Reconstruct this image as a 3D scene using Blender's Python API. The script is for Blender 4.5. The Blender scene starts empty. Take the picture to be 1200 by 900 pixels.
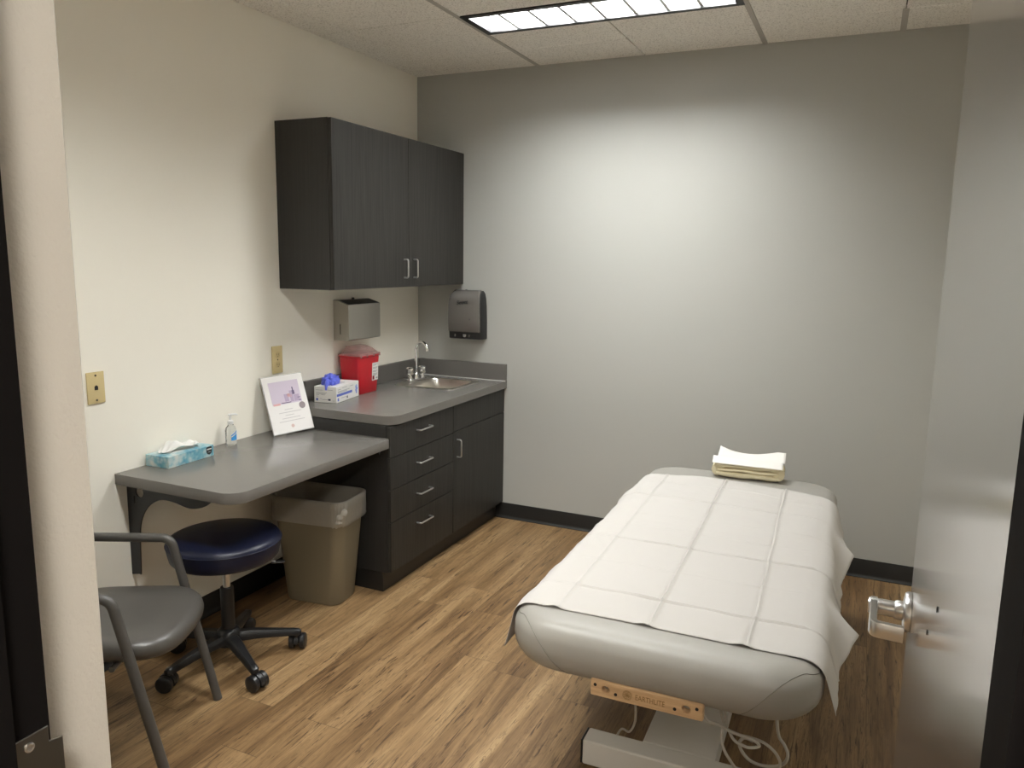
import bpy, bmesh, math, random
from mathutils import Vector, Matrix, noise as mnoise
from mathutils.bvhtree import BVHTree
R = math.radians
PI = math.pi
rng = random.Random(7)
scene = bpy.context.scene
COL = scene.collection
H = 2.665                       # ceiling height
FRONT = -3.5565                 # room face of the wall with the door
XR = 3.10                       # right wall

# ------------------------------------------------------------------ helpers
def tag(o, label=None, cat=None, group=None, kind=None):
    if label: o['label'] = label
    if cat: o['category'] = cat
    if group: o['group'] = group
    if kind: o['kind'] = kind
    return o

def thing(name, label, cat, loc=(0, 0, 0), rz=0.0, group=None):
    o = bpy.data.objects.new(name, None)
    o.empty_display_size = 0.05
    COL.objects.link(o)
    o.location = loc
    o.rotation_euler = (0, 0, rz)
    return tag(o, label, cat, group)

def obj(name, bm, mat, parent=None, smooth=None, kind=None, label=None):
    me = bpy.data.meshes.new(name)
    bmesh.ops.recalc_face_normals(bm, faces=bm.faces)
    bm.to_mesh(me)
    bm.free()
    o = bpy.data.objects.new(name, me)
    COL.objects.link(o)
    mats = mat if isinstance(mat, (list, tuple)) else [mat]
    for m in mats: me.materials.append(m)
    if smooth is not None:
        for p in me.polygons: p.use_smooth = True
        if smooth < 180:
            me.set_sharp_from_angle(angle=R(smooth))
    if parent: o.parent = parent
    if kind: o['kind'] = kind
    if label: o['label'] = label
    return o

def struct(name, bm, mat, parent=None, smooth=None):
    return obj(name, bm, mat, parent, smooth, kind='structure')

def box(bm, x0, x1, y0, y1, z0, z1, bev=0.0, seg=2, mi=0):
    vs = [bm.verts.new((x, y, z)) for x in (x0, x1) for y in (y0, y1) for z in (z0, z1)]
    F = [(0, 1, 3, 2), (4, 6, 7, 5), (0, 4, 5, 1), (2, 3, 7, 6), (0, 2, 6, 4), (1, 5, 7, 3)]
    fs = [bm.faces.new([vs[i] for i in f]) for f in F]
    for f in fs: f.material_index = mi
    bmesh.ops.recalc_face_normals(bm, faces=fs)
    if bev > 0:
        es = list({e for f in fs for e in f.edges})
        r = bmesh.ops.bevel(bm, geom=es, offset=bev, segments=seg, profile=0.5, affect='EDGES')
        for f in r['faces']: f.material_index = mi
    return bm

def BX(x0, x1, y0, y1, z0, z1, bev=0.0, seg=2):
    return box(bmesh.new(), x0, x1, y0, y1, z0, z1, bev, seg)

def prism(bm, pts, z0, z1, bev=0.0, seg=2, axis='z'):
    """extrude a closed 2-D outline; axis z: (x,y)->z ; axis y: (x,z)->y ; axis x: (y,z)->x"""
    def mk(p, h):
        if axis == 'z': return (p[0], p[1], h)
        if axis == 'y': return (p[0], h, p[1])
        return (h, p[0], p[1])
    a = [bm.verts.new(mk(p, z0)) for p in pts]
    b = [bm.verts.new(mk(p, z1)) for p in pts]
    n = len(pts)
    fs = [bm.faces.new(a), bm.faces.new(b)]
    for i in range(n):
        fs.append(bm.faces.new((a[i], a[(i + 1) % n], b[(i + 1) % n], b[i])))
    bmesh.ops.recalc_face_normals(bm, faces=fs)
    if bev > 0:
        es = list({e for f in fs[:2] for e in f.edges})
        bmesh.ops.bevel(bm, geom=es, offset=bev, segments=seg, profile=0.5, affect='EDGES')
    return bm

def rrect(cx, cy, hx, hy, r, n=6):
    """rounded rectangle outline"""
    pts = []
    for k, (sx, sy) in enumerate(((1, 1), (-1, 1), (-1, -1), (1, -1))):
        for i in range(n + 1):
            a = k * PI / 2 + (PI / 2) * i / n
            pts.append((cx + sx * (hx - r) + r * math.cos(a), cy + sy * (hy - r) + r * math.sin(a)))
    return pts

def loft(bm, rings, cap0=True, cap1=True, closed=True):
    vr = [[bm.verts.new(p) for p in ring] for ring in rings]
    n = len(vr[0])
    for a, b in zip(vr, vr[1:]):
        for i in range(n if closed else n - 1):
            bm.faces.new((a[i], a[(i + 1) % n], b[(i + 1) % n], b[i]))
    if cap0: bm.faces.new(vr[0][::-1])
    if cap1: bm.faces.new(vr[-1])
    return bm

def lathe(bm, prof, c=(0, 0, 0), n=32, cap0=True, cap1=True):
    rings = []
    for r, z in prof:
        rings.append([(c[0] + r * math.cos(2 * PI * i / n), c[1] + r * math.sin(2 * PI * i / n), c[2] + z) for i in range(n)])
    return loft(bm, rings, cap0, cap1)

def cyl(bm, p0, p1, r0, r1=None, n=16):
    r1 = r0 if r1 is None else r1
    return tube(bm, [p0, p1], [r0, r1], n)

def tube(bm, pts, rad, n=12, closed=False):
    P = [Vector(p) for p in pts]
    m = len(P)
    rr = rad if isinstance(rad, (list, tuple)) else [rad] * m
    rings = []
    t0 = (P[1] - P[0]).normalized()
    ref = Vector((0, 0, 1)) if abs(t0.z) < 0.9 else Vector((1, 0, 0))
    u = t0.cross(ref).normalized()
    for i in range(m):
        if closed: t = (P[(i + 1) % m] - P[i - 1]).normalized()
        elif i == 0: t = (P[1] - P[0]).normalized()
        elif i == m - 1: t = (P[-1] - P[-2]).normalized()
        else: t = ((P[i + 1] - P[i]).normalized() + (P[i] - P[i - 1]).normalized()).normalized()
        u = (u - t * u.dot(t)).normalized()
        v = t.cross(u)
        rings.append([P[i] + (u * math.cos(2 * PI * k / n) + v * math.sin(2 * PI * k / n)) * rr[i] for k in range(n)])
    if closed:
        rings.append(rings[0])
        loft(bm, rings, False, False)
        bmesh.ops.remove_doubles(bm, verts=bm.verts, dist=1e-6)
        return bm
    return loft(bm, rings)

def smooth_path(pts, n=8):
    """Catmull-Rom through the points"""
    P = [Vector(p) for p in pts]
    P = [P[0] * 2 - P[1]] + P + [P[-1] * 2 - P[-2]]
    out = []
    for i in range(1, len(P) - 2):
        a, b, c, d = P[i - 1:i + 3]
        for k in range(n):
            t = k / n
            out.append(0.5 * ((2 * b) + (c - a) * t + (2 * a - 5 * b + 4 * c - d) * t * t + (3 * b - a - 3 * c + d) * t ** 3))
    out.append(P[-2])
    return out

def fillet(pts, r, n=6):
    """polyline with rounded bends"""
    P = [Vector(p) for p in pts]
    out = [P[0]]
    for i in range(1, len(P) - 1):
        a, b, c = P[i - 1:i + 2]
        d0 = (a - b).normalized(); d1 = (c - b).normalized()
        ang = d0.angle(d1)
        L = min(r / math.tan(ang / 2), (a - b).length * .49, (c - b).length * .49)
        s, e = b + d0 * L, b + d1 * L
        for k in range(n + 1):
            t = k / n
            out.append(s * (1 - t) ** 2 + b * 2 * t * (1 - t) + e * t * t)
    out.append(P[-1])
    return out

def xform(bm, M):
    bmesh.ops.transform(bm, matrix=M, verts=bm.verts)
    return bm

def copy_tree(o, parent=None):
    c = o.copy()
    COL.objects.link(c)
    if parent: c.parent = parent
    for ch in [x for x in bpy.data.objects if x.parent == o]:
        copy_tree(ch, c)
    return c

def text(name, s, size, mat, parent, M, extrude=0.0004, shear=0.0, sx=1.0):
    cu = bpy.data.curves.new(name, 'FONT')
    cu.body = s; cu.size = size; cu.extrude = extrude; cu.shear = shear
    cu.align_x = 'CENTER'; cu.align_y = 'CENTER'
    tmp = bpy.data.objects.new(name + '_curve', cu)
    COL.objects.link(tmp)
    dg = bpy.context.evaluated_depsgraph_get()
    me = bpy.data.meshes.new_from_object(tmp.evaluated_get(dg))
    bpy.data.objects.remove(tmp); bpy.data.curves.remove(cu)
    me.transform(Matrix.Diagonal((sx, 1, 1, 1)))
    me.transform(M)
    me.materials.clear(); me.materials.append(mat)
    o = bpy.data.objects.new(name, me)
    COL.objects.link(o)
    o.parent = parent
    return o

def frame(o, ex, ey, ez):
    """matrix from origin and three axes"""
    ex, ey, ez = Vector(ex).normalized(), Vector(ey).normalized(), Vector(ez).normalized()
    return Matrix(((ex.x, ey.x, ez.x, o[0]), (ex.y, ey.y, ez.y, o[1]), (ex.z, ey.z, ez.z, o[2]), (0, 0, 0, 1)))

# ------------------------------------------------------------------ materials
def mat(name, col, rough=0.5, metal=0.0, spec=0.5, **kw):
    m = bpy.data.materials.new(name)
    m.use_nodes = True
    b = m.node_tree.nodes['Principled BSDF']
    b.inputs['Base Color'].default_value = (*col, 1)
    b.inputs['Roughness'].default_value = rough
    b.inputs['Metallic'].default_value = metal
    b.inputs['Specular IOR Level'].default_value = spec
    for k, v in kw.items(): b.inputs[k.replace('_', ' ')].default_value = v
    return m

class NT:
    def __init__(s, m):
        s.m = m; s.t = m.node_tree; s.b = s.t.nodes['Principled BSDF']
    def n(s, typ, **kw):
        nd = s.t.nodes.new(typ)
        for k, v in kw.items(): setattr(nd, k, v)
        return nd
    def l(s, a, b): s.t.links.new(a, b)
    def math(s, op, a, b=None, clamp=False):
        nd = s.n('ShaderNodeMath', operation=op, use_clamp=clamp)
        for i, v in enumerate((a, b)):
            if v is None: continue
            if isinstance(v, (int, float)): nd.inputs[i].default_value = v
            else: s.l(v, nd.inputs[i])
        return nd.outputs[0]
    def pos(s, obj_space=False):
        if obj_space: return s.n('ShaderNodeTexCoord').outputs['Object']
        return s.n('ShaderNodeNewGeometry').outputs['Position']
    def mapv(s, v, scale=(1, 1, 1), loc=(0, 0, 0), rot=(0, 0, 0)):
        nd = s.n('ShaderNodeMapping')
        nd.inputs['Scale'].default_value = scale; nd.inputs['Location'].default_value = loc
        nd.inputs['Rotation'].default_value = rot
        s.l(v, nd.inputs['Vector'])
        return nd.outputs[0]
    def noise(s, v, scale=5, detail=3, rough=.5, dist=0.0):
        nd = s.n('ShaderNodeTexNoise')
        nd.inputs['Scale'].default_value = scale; nd.inputs['Detail'].default_value = detail
        nd.inputs['Roughness'].default_value = rough; nd.inputs['Distortion'].default_value = dist
        s.l(v, nd.inputs['Vector'])
        return nd.outputs['Fac']
    def ramp(s, f, stops):
        nd = s.n('ShaderNodeValToRGB')
        e = nd.color_ramp.elements
        while len(e) < len(stops): e.new(0.5)
        for x, (p, c) in zip(e, stops):
            x.position = p
            x.color = (*c, 1) if len(c) == 3 else c
        s.l(f, nd.inputs[0])
        return nd.outputs[0]
    def mix(s, f, a, b, blend='MIX'):
        nd = s.n('ShaderNodeMix', data_type='RGBA', blend_type=blend)
        if isinstance(f, (int, float)): nd.inputs[0].default_value = f
        else: s.l(f, nd.inputs[0])
        for i, v in ((6, a), (7, b)):
            if isinstance(v, tuple): nd.inputs[i].default_value = (*v, 1)
            else: s.l(v, nd.inputs[i])
        return nd.outputs[2]
    def bump(s, h, strength=.2, dist=.01):
        nd = s.n('ShaderNodeBump')
        nd.inputs['Strength'].default_value = strength; nd.inputs['Distance'].default_value = dist
        s.l(h, nd.inputs['Height'])
        s.l(nd.outputs[0], s.b.inputs['Normal'])
    def color(s, c): s.l(c, s.b.inputs['Base Color'])

def grey(v): return (v, v, v)

def paint(name, col, rough=0.55, bump=.12, scale=220):
    m = mat(name, col, rough, spec=.3)
    t = NT(m); v = t.pos()
    t.bump(t.noise(v, scale, 2, .5), bump, .002)
    return m

def laminate(name, col, col2, rough=.38, scale=(160, 160, 3), spec=.5):
    m = mat(name, col, rough, spec=spec)
    t = NT(m); v = t.pos()
    g = t.noise(t.mapv(v, scale), 1.0, 4, .6)
    t.color(t.ramp(g, [(.35, col), (.65, col2)]))
    t.bump(g, .03, .001)
    return m

M = {}
M['wall_left'] = paint('cream paint', (.90, .865, .775), .6)
M['wall_back'] = paint('grey green paint', (.435, .435, .41), .5)
M['wall_strip'] = paint('orange peel paint', (.58, .55, .50), .5, .6, 160)
M['hall'] = paint('hall paint', (.55, .52, .47), .6)
M['frame_black'] = mat('black painted steel', (.008, .007, .007), .7, spec=.04)
M['base_black'] = mat('black vinyl cove base', (.012, .011, .010), .42)
M['lam_dark'] = laminate('dark wood laminate', (.0125, .0115, .010), (.031, .029, .0255), .45, spec=.35)
M['lam_body'] = laminate('dark cabinet panel', (.014, .013, .012), (.021, .0195, .018), .5)
M['counter'] = mat('grey laminate top', (.145, .138, .127), .27)
M['edge'] = mat('grey laminate edge', (.125, .118, .108), .4)
M['nickel'] = mat('satin nickel', (.66, .66, .66), .30, 1)
M['chrome'] = mat('chrome', (.85, .85, .86), .08, 1)
M['steel'] = mat('brushed stainless', (.50, .48, .44), .32, 1)
M['sink'] = mat('sink stainless', (.68, .65, .60), .30, 1)
M['white_print'] = mat('white carton', (.70, .69, .67), .45)
M['ink_grey'] = mat('grey ink', (.30, .30, .32), .6)
M['ink_light'] = mat('pale ink', (.52, .50, .52), .6)
M['ink_blue'] = mat('blue ink', (.10, .14, .48), .5)
M['ink_dark'] = mat('dark ink', (.03, .03, .06), .5)
M['ivory'] = mat('ivory plastic', (.62, .50, .26), .4)
M['ivory_dark'] = mat('ivory slot', (.08, .06, .04), .5)
M['glove'] = mat('blue nitrile', (.10, .13, .62), .45)
M['black_plastic'] = mat('black plastic', (.012, .012, .013), .4)
M['caster'] = mat('caster black', (.010, .010, .011), .35)
M['navy'] = mat('navy vinyl', (.0065, .0085, .025), .38, spec=.35)
M['chair_vinyl'] = mat('charcoal vinyl', (.064, .059, .053), .36)
M['chair_frame'] = mat('grey painted tube', (.066, .062, .057), .42)
M['bin'] = mat('khaki plastic', (.155, .128, .082), .45)
M['bag'] = mat('clear bag film', (.75, .72, .66), .3, 0, .5, Transmission_Weight=.5, Alpha=.40)
M['bed_vinyl'] = mat('light grey vinyl', (.285, .273, .248), .42)
M['seam'] = mat('seam thread', (.16, .15, .13), .6)
M['bed_base'] = mat('pale grey steel', (.55, .53, .49), .42)
M['cord'] = mat('grey cord', (.42, .40, .36), .45)
M['white'] = mat('white plastic', (.8, .79, .76), .4)
M['towel'] = mat('cream towel', (.74, .665, .47), .9, spec=.1)
M['paper'] = mat('white paper', (.70, .68, .65), .75, spec=.2)
M['dark'] = mat('dark void', (.004, .004, .004), .8)
M['jack'] = mat('black jack', (.01, .01, .01), .4)
M['glass_bottle'] = mat('clear plastic', (.95, .97, .98), .06, 0, .5, Transmission_Weight=1.0, IOR=1.25)
M['gel'] = mat('clear gel', (.93, .96, .97), .03, 0, .5, Transmission_Weight=1.0, IOR=1.2)
M['pump'] = mat('clear white pump', (.85, .85, .84), .3, 0, .5, Transmission_Weight=.35)
M['label_blue'] = mat('blue label', (.05, .30, .70), .4)
M['red'] = mat('red translucent plastic', (.50, .012, .022), .3, 0, .5, Transmission_Weight=.12)
M['lid_clear'] = mat('pinkish clear plastic', (.80, .50, .48), .2, 0, .5, Transmission_Weight=.6, Alpha=.55)
M['ink_red'] = mat('dark red mark', (.22, .01, .015), .5)
M['acrylic'] = mat('clear acrylic edge', (.85, .86, .86), .08, 0, .5, Transmission_Weight=.6)
M['sheet_print'] = mat('printed sheet', (.80, .785, .78), .12, 0, .6)
M['pic_lilac'] = mat('lilac print', (.62, .55, .66), .15)
M['pic_purple'] = mat('mauve print', (.46, .38, .52), .15)
M['pic_dark'] = mat('plum print', (.16, .13, .22), .15)
M['pic_pink'] = mat('pink print', (.72, .42, .42), .15)
M['badge'] = mat('grey mauve badge', (.30, .26, .28), .2)
M['disp_grey'] = mat('smoke grey plastic', (.125, .115, .105), .25)
M['lamp_face'] = mat('lamp face', (.9, .9, .9), .5)
M['tissue'] = mat('tissue', (.72, .71, .69), .8, spec=.1)
M['brand_black'] = mat('black badge', (.012, .016, .018), .4)
M['engrave'] = mat('gold engraving', (.22, .125, .03), .5)

# lamp
def emission(name, col, strength):
    m = mat(name, col, .5)
    b = m.node_tree.nodes['Principled BSDF']
    b.inputs['Emission Color'].default_value = (*col, 1)
    b.inputs['Emission Strength'].default_value = strength
    return m
LAMP_MAIN, LAMP_SECOND, LAMP_HALL = 103.0, 87.0, 94.0
M['lamp'] = emission('fluorescent lamp', (.985, 1.0, .975), LAMP_MAIN)
M['lamp2'] = emission('fluorescent lamp second', (.985, 1.0, .975), LAMP_SECOND)
M['lamp_hall'] = emission('hall lamp', (1.0, .95, .86), LAMP_HALL)
M['louver'] = mat('white louver', (.62, .62, .63), .25, .0, .5)

# ceiling tile
m = M['tile'] = mat('fissured ceiling tile', (.92, .885, .825), .9, spec=.1)
t = NT(m); v = t.pos()
n1 = t.noise(v, 160, 2, .6); n2 = t.noise(v, 420, 1, .5)
t.color(t.mix(t.ramp(n1, [(.52, grey(0)), (.66, grey(.8))]), (.92, .885, .825), (.55, .51, .46)))
t.bump(t.math('ADD', n1, n2), .35, .003)
M['tee'] = mat('grid tee', (.47, .44, .40), .6)

# floor planks
m = M['floor'] = mat('vinyl plank', (.3, .2, .1), .42, spec=.4)
t = NT(m); v = t.pos()
sep = t.n('ShaderNodeSeparateXYZ'); t.l(v, sep.inputs[0])
W_, L_ = .1485, 1.22
fx = t.math('DIVIDE', t.math('SUBTRACT', sep.outputs[0], 1.05 - 20 * W_), W_)
row = t.math('FLOOR', fx)
wn = t.n('ShaderNodeTexWhiteNoise', noise_dimensions='1D'); t.l(row, wn.inputs['W'])
fy = t.math('ADD', t.math('DIVIDE', sep.outputs[1], L_), t.math('ADD', t.math('MULTIPLY', wn.outputs['Value'], 1.0), 20.0))
colm = t.math('FLOOR', fy)
pid = t.math('ADD', t.math('MULTIPLY', row, 7.31), t.math('MULTIPLY', colm, 3.17))
wp = t.n('ShaderNodeTexWhiteNoise', noise_dimensions='1D'); t.l(pid, wp.inputs['W'])
tone = wp.outputs['Value']
cmb = t.n('ShaderNodeCombineXYZ')
t.l(sep.outputs[0], cmb.inputs[0])
t.l(t.math('ADD', sep.outputs[1], t.math('MULTIPLY', tone, 31.0)), cmb.inputs[1])
t.l(t.math('MULTIPLY', pid, 1.7), cmb.inputs[2])
pv = cmb.outputs[0]
broad = t.noise(t.mapv(pv, (13, .9, 1)), 1.0, 3, .6, .8)          # wide light and dark bands
fine = t.noise(t.mapv(pv, (150, 4.0, 1)), 1.0, 5, .7, .4)         # fine streaks
mid = t.noise(t.mapv(pv, (24, 1.9, 1)), 1.0, 3, .6, 1.4)          # cathedral figure
crack = t.noise(t.mapv(pv, (80, 4.5, 1)), 1.0, 4, .7, 1.3)
ringv = t.math('FRACT', t.math('MULTIPLY', mid, 9.0))
f = t.math('ADD', t.math('MULTIPLY', broad, .80), t.math('ADD', t.math('MULTIPLY', fine, .42), t.math('MULTIPLY', tone, .16)))
base = t.ramp(f, [(.45, (.080, .044, .018)), (.60, (.155, .090, .039)), (.74, (.245, .152, .071)), (.92, (.350, .236, .120))])
rings = t.ramp(ringv, [(.0, grey(.42)), (.16, grey(0)), (.80, grey(0)), (1.0, grey(.60))])
c1 = t.mix(rings, base, (.10, .055, .025))
ck = t.math('MULTIPLY', t.ramp(crack, [(.545, grey(0)), (.61, grey(.9))]), t.ramp(mid, [(.42, grey(0)), (.55, grey(1))]))
c2 = t.mix(ck, c1, (.045, .022, .009))
ex = t.math('ABSOLUTE', t.math('SUBTRACT', t.math('FRACT', fx), .5))
ey = t.math('ABSOLUTE', t.math('SUBTRACT', t.math('FRACT', fy), .5))
seam = t.math('MAXIMUM', t.math('GREATER_THAN', ex, .5 - .0011 / W_), t.math('GREATER_THAN', ey, .5 - .0014 / L_))
c3 = t.mix(t.math('MULTIPLY', seam, .55), c2, (.06, .035, .018))
t.color(c3)
t.l(t.ramp(fine, [(.3, grey(.38)), (.7, grey(.52))]), t.b.inputs['Roughness'])
t.bump(t.math('SUBTRACT', fine, t.math('MULTIPLY', seam, 1.0)), .12, .002)

# door veneer
m = M['door'] = laminate('grey brown door veneer', (.135, .121, .112), (.185, .170, .160), .18, (230, 230, 4), 1.0)
M['door'].node_tree.nodes['Principled BSDF'].inputs['Coat Weight'].default_value = 1.0
M['door'].node_tree.nodes['Principled BSDF'].inputs['Coat Roughness'].default_value = .14
# light wood bar
m = M['maple'] = mat('maple', (.62, .40, .21), .45)
t = NT(m)
g = t.noise(t.mapv(t.pos(), (6, 60, 90)), 1.0, 4, .6)
t.color(t.ramp(g, [(.35, (.44, .28, .15)), (.65, (.58, .39, .22))]))
# drape sheet
m = M['drape'] = mat('white drape', (.470, .450, .428), .8, spec=.15)
t = NT(m); v = t.pos()
t.bump(t.noise(v, 260, 3, .6), .25, .002)
# tissue box pattern
m = M['tissue_box'] = mat('tissue carton', (.3, .5, .6), .4)
t = NT(m); v = t.pos()
vz = t.n('ShaderNodeTexVoronoi'); vz.inputs['Scale'].default_value = 52; t.l(v, vz.inputs['Vector'])
nn = t.noise(v, 18, 3, .6)
c = t.ramp(nn, [(.30, (.06, .24, .36)), (.46, (.16, .38, .46)), (.58, (.36, .50, .52)), (.70, (.58, .60, .56))])
c = t.mix(t.ramp(vz.outputs['Distance'], [(.0, grey(.55)), (.6, grey(0))]), c, (.62, .64, .60))
t.color(c)
# towel weave
t = NT(M['towel']); t.bump(t.noise(t.pos(), 420, 2, .6), .5, .003)
t = NT(M['counter']); v = t.pos()
t.color(t.mix(t.ramp(t.noise(v, 900, 2, .6), [(.4, grey(0)), (.6, grey(1))]), (.135, .127, .116), (.16, .151, .139)))
t = NT(M['bed_vinyl']); t.bump(t.noise(t.pos(), 700, 2, .5), .12, .001)
t = NT(M['chair_vinyl']); t.bump(t.noise(t.pos(), 500, 2, .5), .12, .001)
t = NT(M['navy']); t.bump(t.noise(t.pos(), 500, 2, .5), .10, .001)
t = NT(M['bag']); t.bump(t.noise(t.mapv(t.pos(), (1, 1, .35)), 60, 3, .6, .8), .8, .01)
t = NT(M['steel']); t.l(t.ramp(t.noise(t.mapv(t.pos(), (3, 3, 700)), 1, 2, .5), [(.3, grey(.30)), (.7, grey(.36))]), t.b.inputs['Roughness'])

# ------------------------------------------------------------------ room shell
struct('floor', BX(-.1, 4.3, -5.9, .1, -.06, 0), M['floor'])
struct('wall_left', BX(-.1, 0, FRONT - .25, .1, 0, 2.9), M['wall_left'])
struct('wall_back', BX(0, XR, 0, .1, 0, 2.9), M['wall_back'])
struct('wall_right', BX(XR, XR + .1, FRONT - .25, .1, 0, 2.9), M['wall_left'])
FB = -3.80
JL, JR = 1.706, 2.710
struct('wall_front', BX(0, JL, FB, FRONT, 0, 2.9, .002, 1), M['wall_strip'])
struct('wall_front_right', BX(JR, XR, FB, FRONT, 0, 2.9, .002, 1), M['wall_strip'])
struct('wall_front_header', BX(JL, JR, FB, FRONT, 2.19, 2.9), M['wall_strip'])
# hallway the camera stands in
struct('wall_hall_back', BX(-.1, 4.3, -5.9, -5.8, 0, 2.9), M['hall'])
struct('wall_hall_left', BX(-.1, 0, -5.8, FRONT - .25, 0, 2.9), M['hall'])
struct('wall_hall_right', BX(4.2, 4.3, -5.8, FB, 0, 2.9), M['hall'])
struct('wall_hall_front', BX(XR + .1, 4.2, FB, FB + .1, 0, 2.9), M['hall'])

# baseboards: black cove base with a small toe
def cove(bm, p0, p1, nrm, h=.098, tk=.004, toe=.014):
    p0, p1, n = Vector((*p0, 0)), Vector((*p1, 0)), Vector((*nrm, 0))
    prof = [(0.0005, 0.0005), (toe, .0005), (toe, .004), (tk + .004, .010), (tk, .022), (tk, h - .002), (tk - .001, h), (.0005, h)]
    rings = [[p + n * a + Vector((0, 0, z)) for a, z in prof] for p in (p0, p1)]
    return loft(bm, rings)
struct('baseboard_back', cove(bmesh.new(), (.5605, 0), (XR, 0), (0, -1)), M['base_black'], smooth=30)
struct('baseboard_left', cove(bmesh.new(), (0, -1.262), (0, FRONT), (1, 0)), M['base_black'], smooth=30)
struct('baseboard_front', cove(bmesh.new(), (0.02, FRONT), (JL, FRONT), (0, 1)), M['base_black'], smooth=30)
struct('baseboard_right', cove(bmesh.new(), (XR, -.02), (XR, FRONT), (-1, 0)), M['base_black'], smooth=30)

# ceiling: lay-in tiles with joints, main tees, openings for the lights
LIGHT_Y = [(-.940, -.645), (-2.770, -2.475)]
LX0, LX1 = .797, 2.003
bm = bmesh.new()
ys = [0.0] + [-.336 - .6096 * k for k in range(6)] + [FRONT]
xs = [0.0, .18, .79, 1.40, 2.01, 2.62, XR]
g = .0022
for i in range(len(xs) - 1):
    for j in range(len(ys) - 1):
        x0, x1, y1, y0 = xs[i], xs[i + 1], ys[j], ys[j + 1]
        spans = [(y0, y1)]
        if .78 < x0 and x1 < 2.02:
            for a, b in LIGHT_Y:
                if y0 - .02 < a and b < y1 + .02:
                    spans = [s for s in ((y0, a), (b, y1)) if s[1] - s[0] > .02]
        for a, b in spans:
            box(bm, x0 + g, x1 - g, a + g, b - g, H, H + .018, .0025, 1)
struct('ceiling', bm, M['tile'])
bm = bmesh.new()
for x in (.79, 2.01):
    box(bm, x - .012, x + .012, FRONT, 0, H - .0025, H + .016, .001, 1)
for y in ys[1:-1]:
    for a, b in ((0, .778), (.802, 1.998), (2.022, XR)):
        box(bm, a, b, y - .0016, y + .0016, H + .002, H + .016)
box(bm, 2.607, 2.633, -.336, 0, H - .002, H + .016)
struct('ceiling_grid', bm, M['tee'])
bm = bmesh.new()
for a, b in ((0, LX0), (LX1, XR)): box(bm, a, b, FRONT, 0, H + .02, H + .03)
yy = [0, LIGHT_Y[0][1], LIGHT_Y[0][0], LIGHT_Y[1][1], LIGHT_Y[1][0], FRONT]
for k in (0, 2, 4): box(bm, LX0, LX1, yy[k + 1], yy[k], H + .02, H + .03)
struct('ceiling_backing', bm, M['dark'])
struct('ceiling_hall', BX(0, 4.2, -5.8, FB, H, H + .05), M['tile'])

# ceiling lights: one by four foot troffers with an eight-cell louver
def troffer(y0, y1, lampmat, label):
    cx, cy = (LX0 + LX1) / 2, (y0 + y1) / 2
    root = thing('ceiling_light', label, 'ceiling light', (cx, cy, H), 0)
    hx, hy = (LX1 - LX0) / 2, (y1 - y0) / 2
    w = .032
    bm = bmesh.new()
    box(bm, -hx, hx, -hy, -hy + w, -.003, .090); box(bm, -hx, hx, hy - w, hy, -.003, .090)
    box(bm, -hx, -hx + w, -hy + w, hy - w, -.003, .090); box(bm, hx - w, hx, -hy + w, hy - w, -.003, .090)
    box(bm, -hx, hx, -hy, hy, .090, .096)
    obj('frame', bm, M['black_plastic'], root)
    bm = bmesh.new()
    ix, iy = hx - w, hy - w
    # side reflectors, curved in towards the opening
    for s in (-1, 1):
        prof = [(iy, .004), (iy - .004, .02), (iy - .009, .045), (iy - .020, .072)]
        for (a, za), (b, zb) in zip(prof, prof[1:]):
            vs = [bm.verts.new(q) for q in ((-ix, s * a, za), (ix, s * a, za), (ix, s * b, zb), (-ix, s * b, zb))]
            bm.faces.new(vs)
    obj('reflector', bm, M['louver'], root)
    for k in range(1, 8):
        x = -ix + 2 * ix * k / 8
        prism_pts = [(x - .0078, .003), (x + .0078, .003), (x + .006, .070), (x - .006, .070)]
        obj('louver_blade', prism(bmesh.new(), prism_pts, -iy + .001, iy - .001, axis='y'), M['louver'], root)
    obj('lamp_panel', BX(-ix + .004, ix - .004, -iy + .016, iy - .016, .076, .084), lampmat, root)
    return root
troffer(*LIGHT_Y[0], M['lamp'], 'recessed ceiling light with a bright louvered face near the grey wall')
troffer(*LIGHT_Y[1], M['lamp2'], 'recessed ceiling light on the doorway side of the room')
hall = thing('hall_light', 'recessed square ceiling light out in the hallway', 'ceiling light', (3.0, -4.95, H))
bm = bmesh.new()
for a in ((-.30, .30, -.30, -.28), (-.30, .30, .28, .30), (-.30, -.28, -.28, .28), (.28, .30, -.28, .28)): box(bm, *a, -.012, -.001)
obj('frame', bm, M['tee'], hall)
obj('diffuser', BX(-.28, .28, -.28, .28, -.009, -.001), M['lamp_hall'], hall)

# ------------------------------------------------------------------ door frame and door
bm = bmesh.new()
def jamb(bm, s, xf, xr, xs_):
    # xf outer face, xr rebate face, xs_ stop face, s = direction into the opening
    pts = [(xf, FB - .012), (xs_ - s * .0, FB - .012)]
    prof = [(xf, FB - .014), (xr, FB - .014), (xr, -3.775), (xs_, -3.775), (xs_, -3.715), (xr, -3.715), (xr, -3.667), (xf, -3.667)]
    return prism(bm, prof, 0, 2.14, .0012, 1)
fr = struct('trim_1', jamb(bmesh.new(), 1, JL + .0005, 1.757, 1.773), M['frame_black'])
struct('trim_2', jamb(bmesh.new(), -1, JR - .0005, 2.657, 2.641), M['frame_black'])
prof = [(FB - .014, 2.14), (-3.667, 2.14), (-3.667, 2.19), (FB - .014, 2.19)]
bm = prism(bmesh.new(), prof, JL, JR, axis='x'); box(bm, 1.773, 2.641, -3.775, -3.715, 2.124, 2.14)
struct('trim_3', bm, M['frame_black'])
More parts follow.
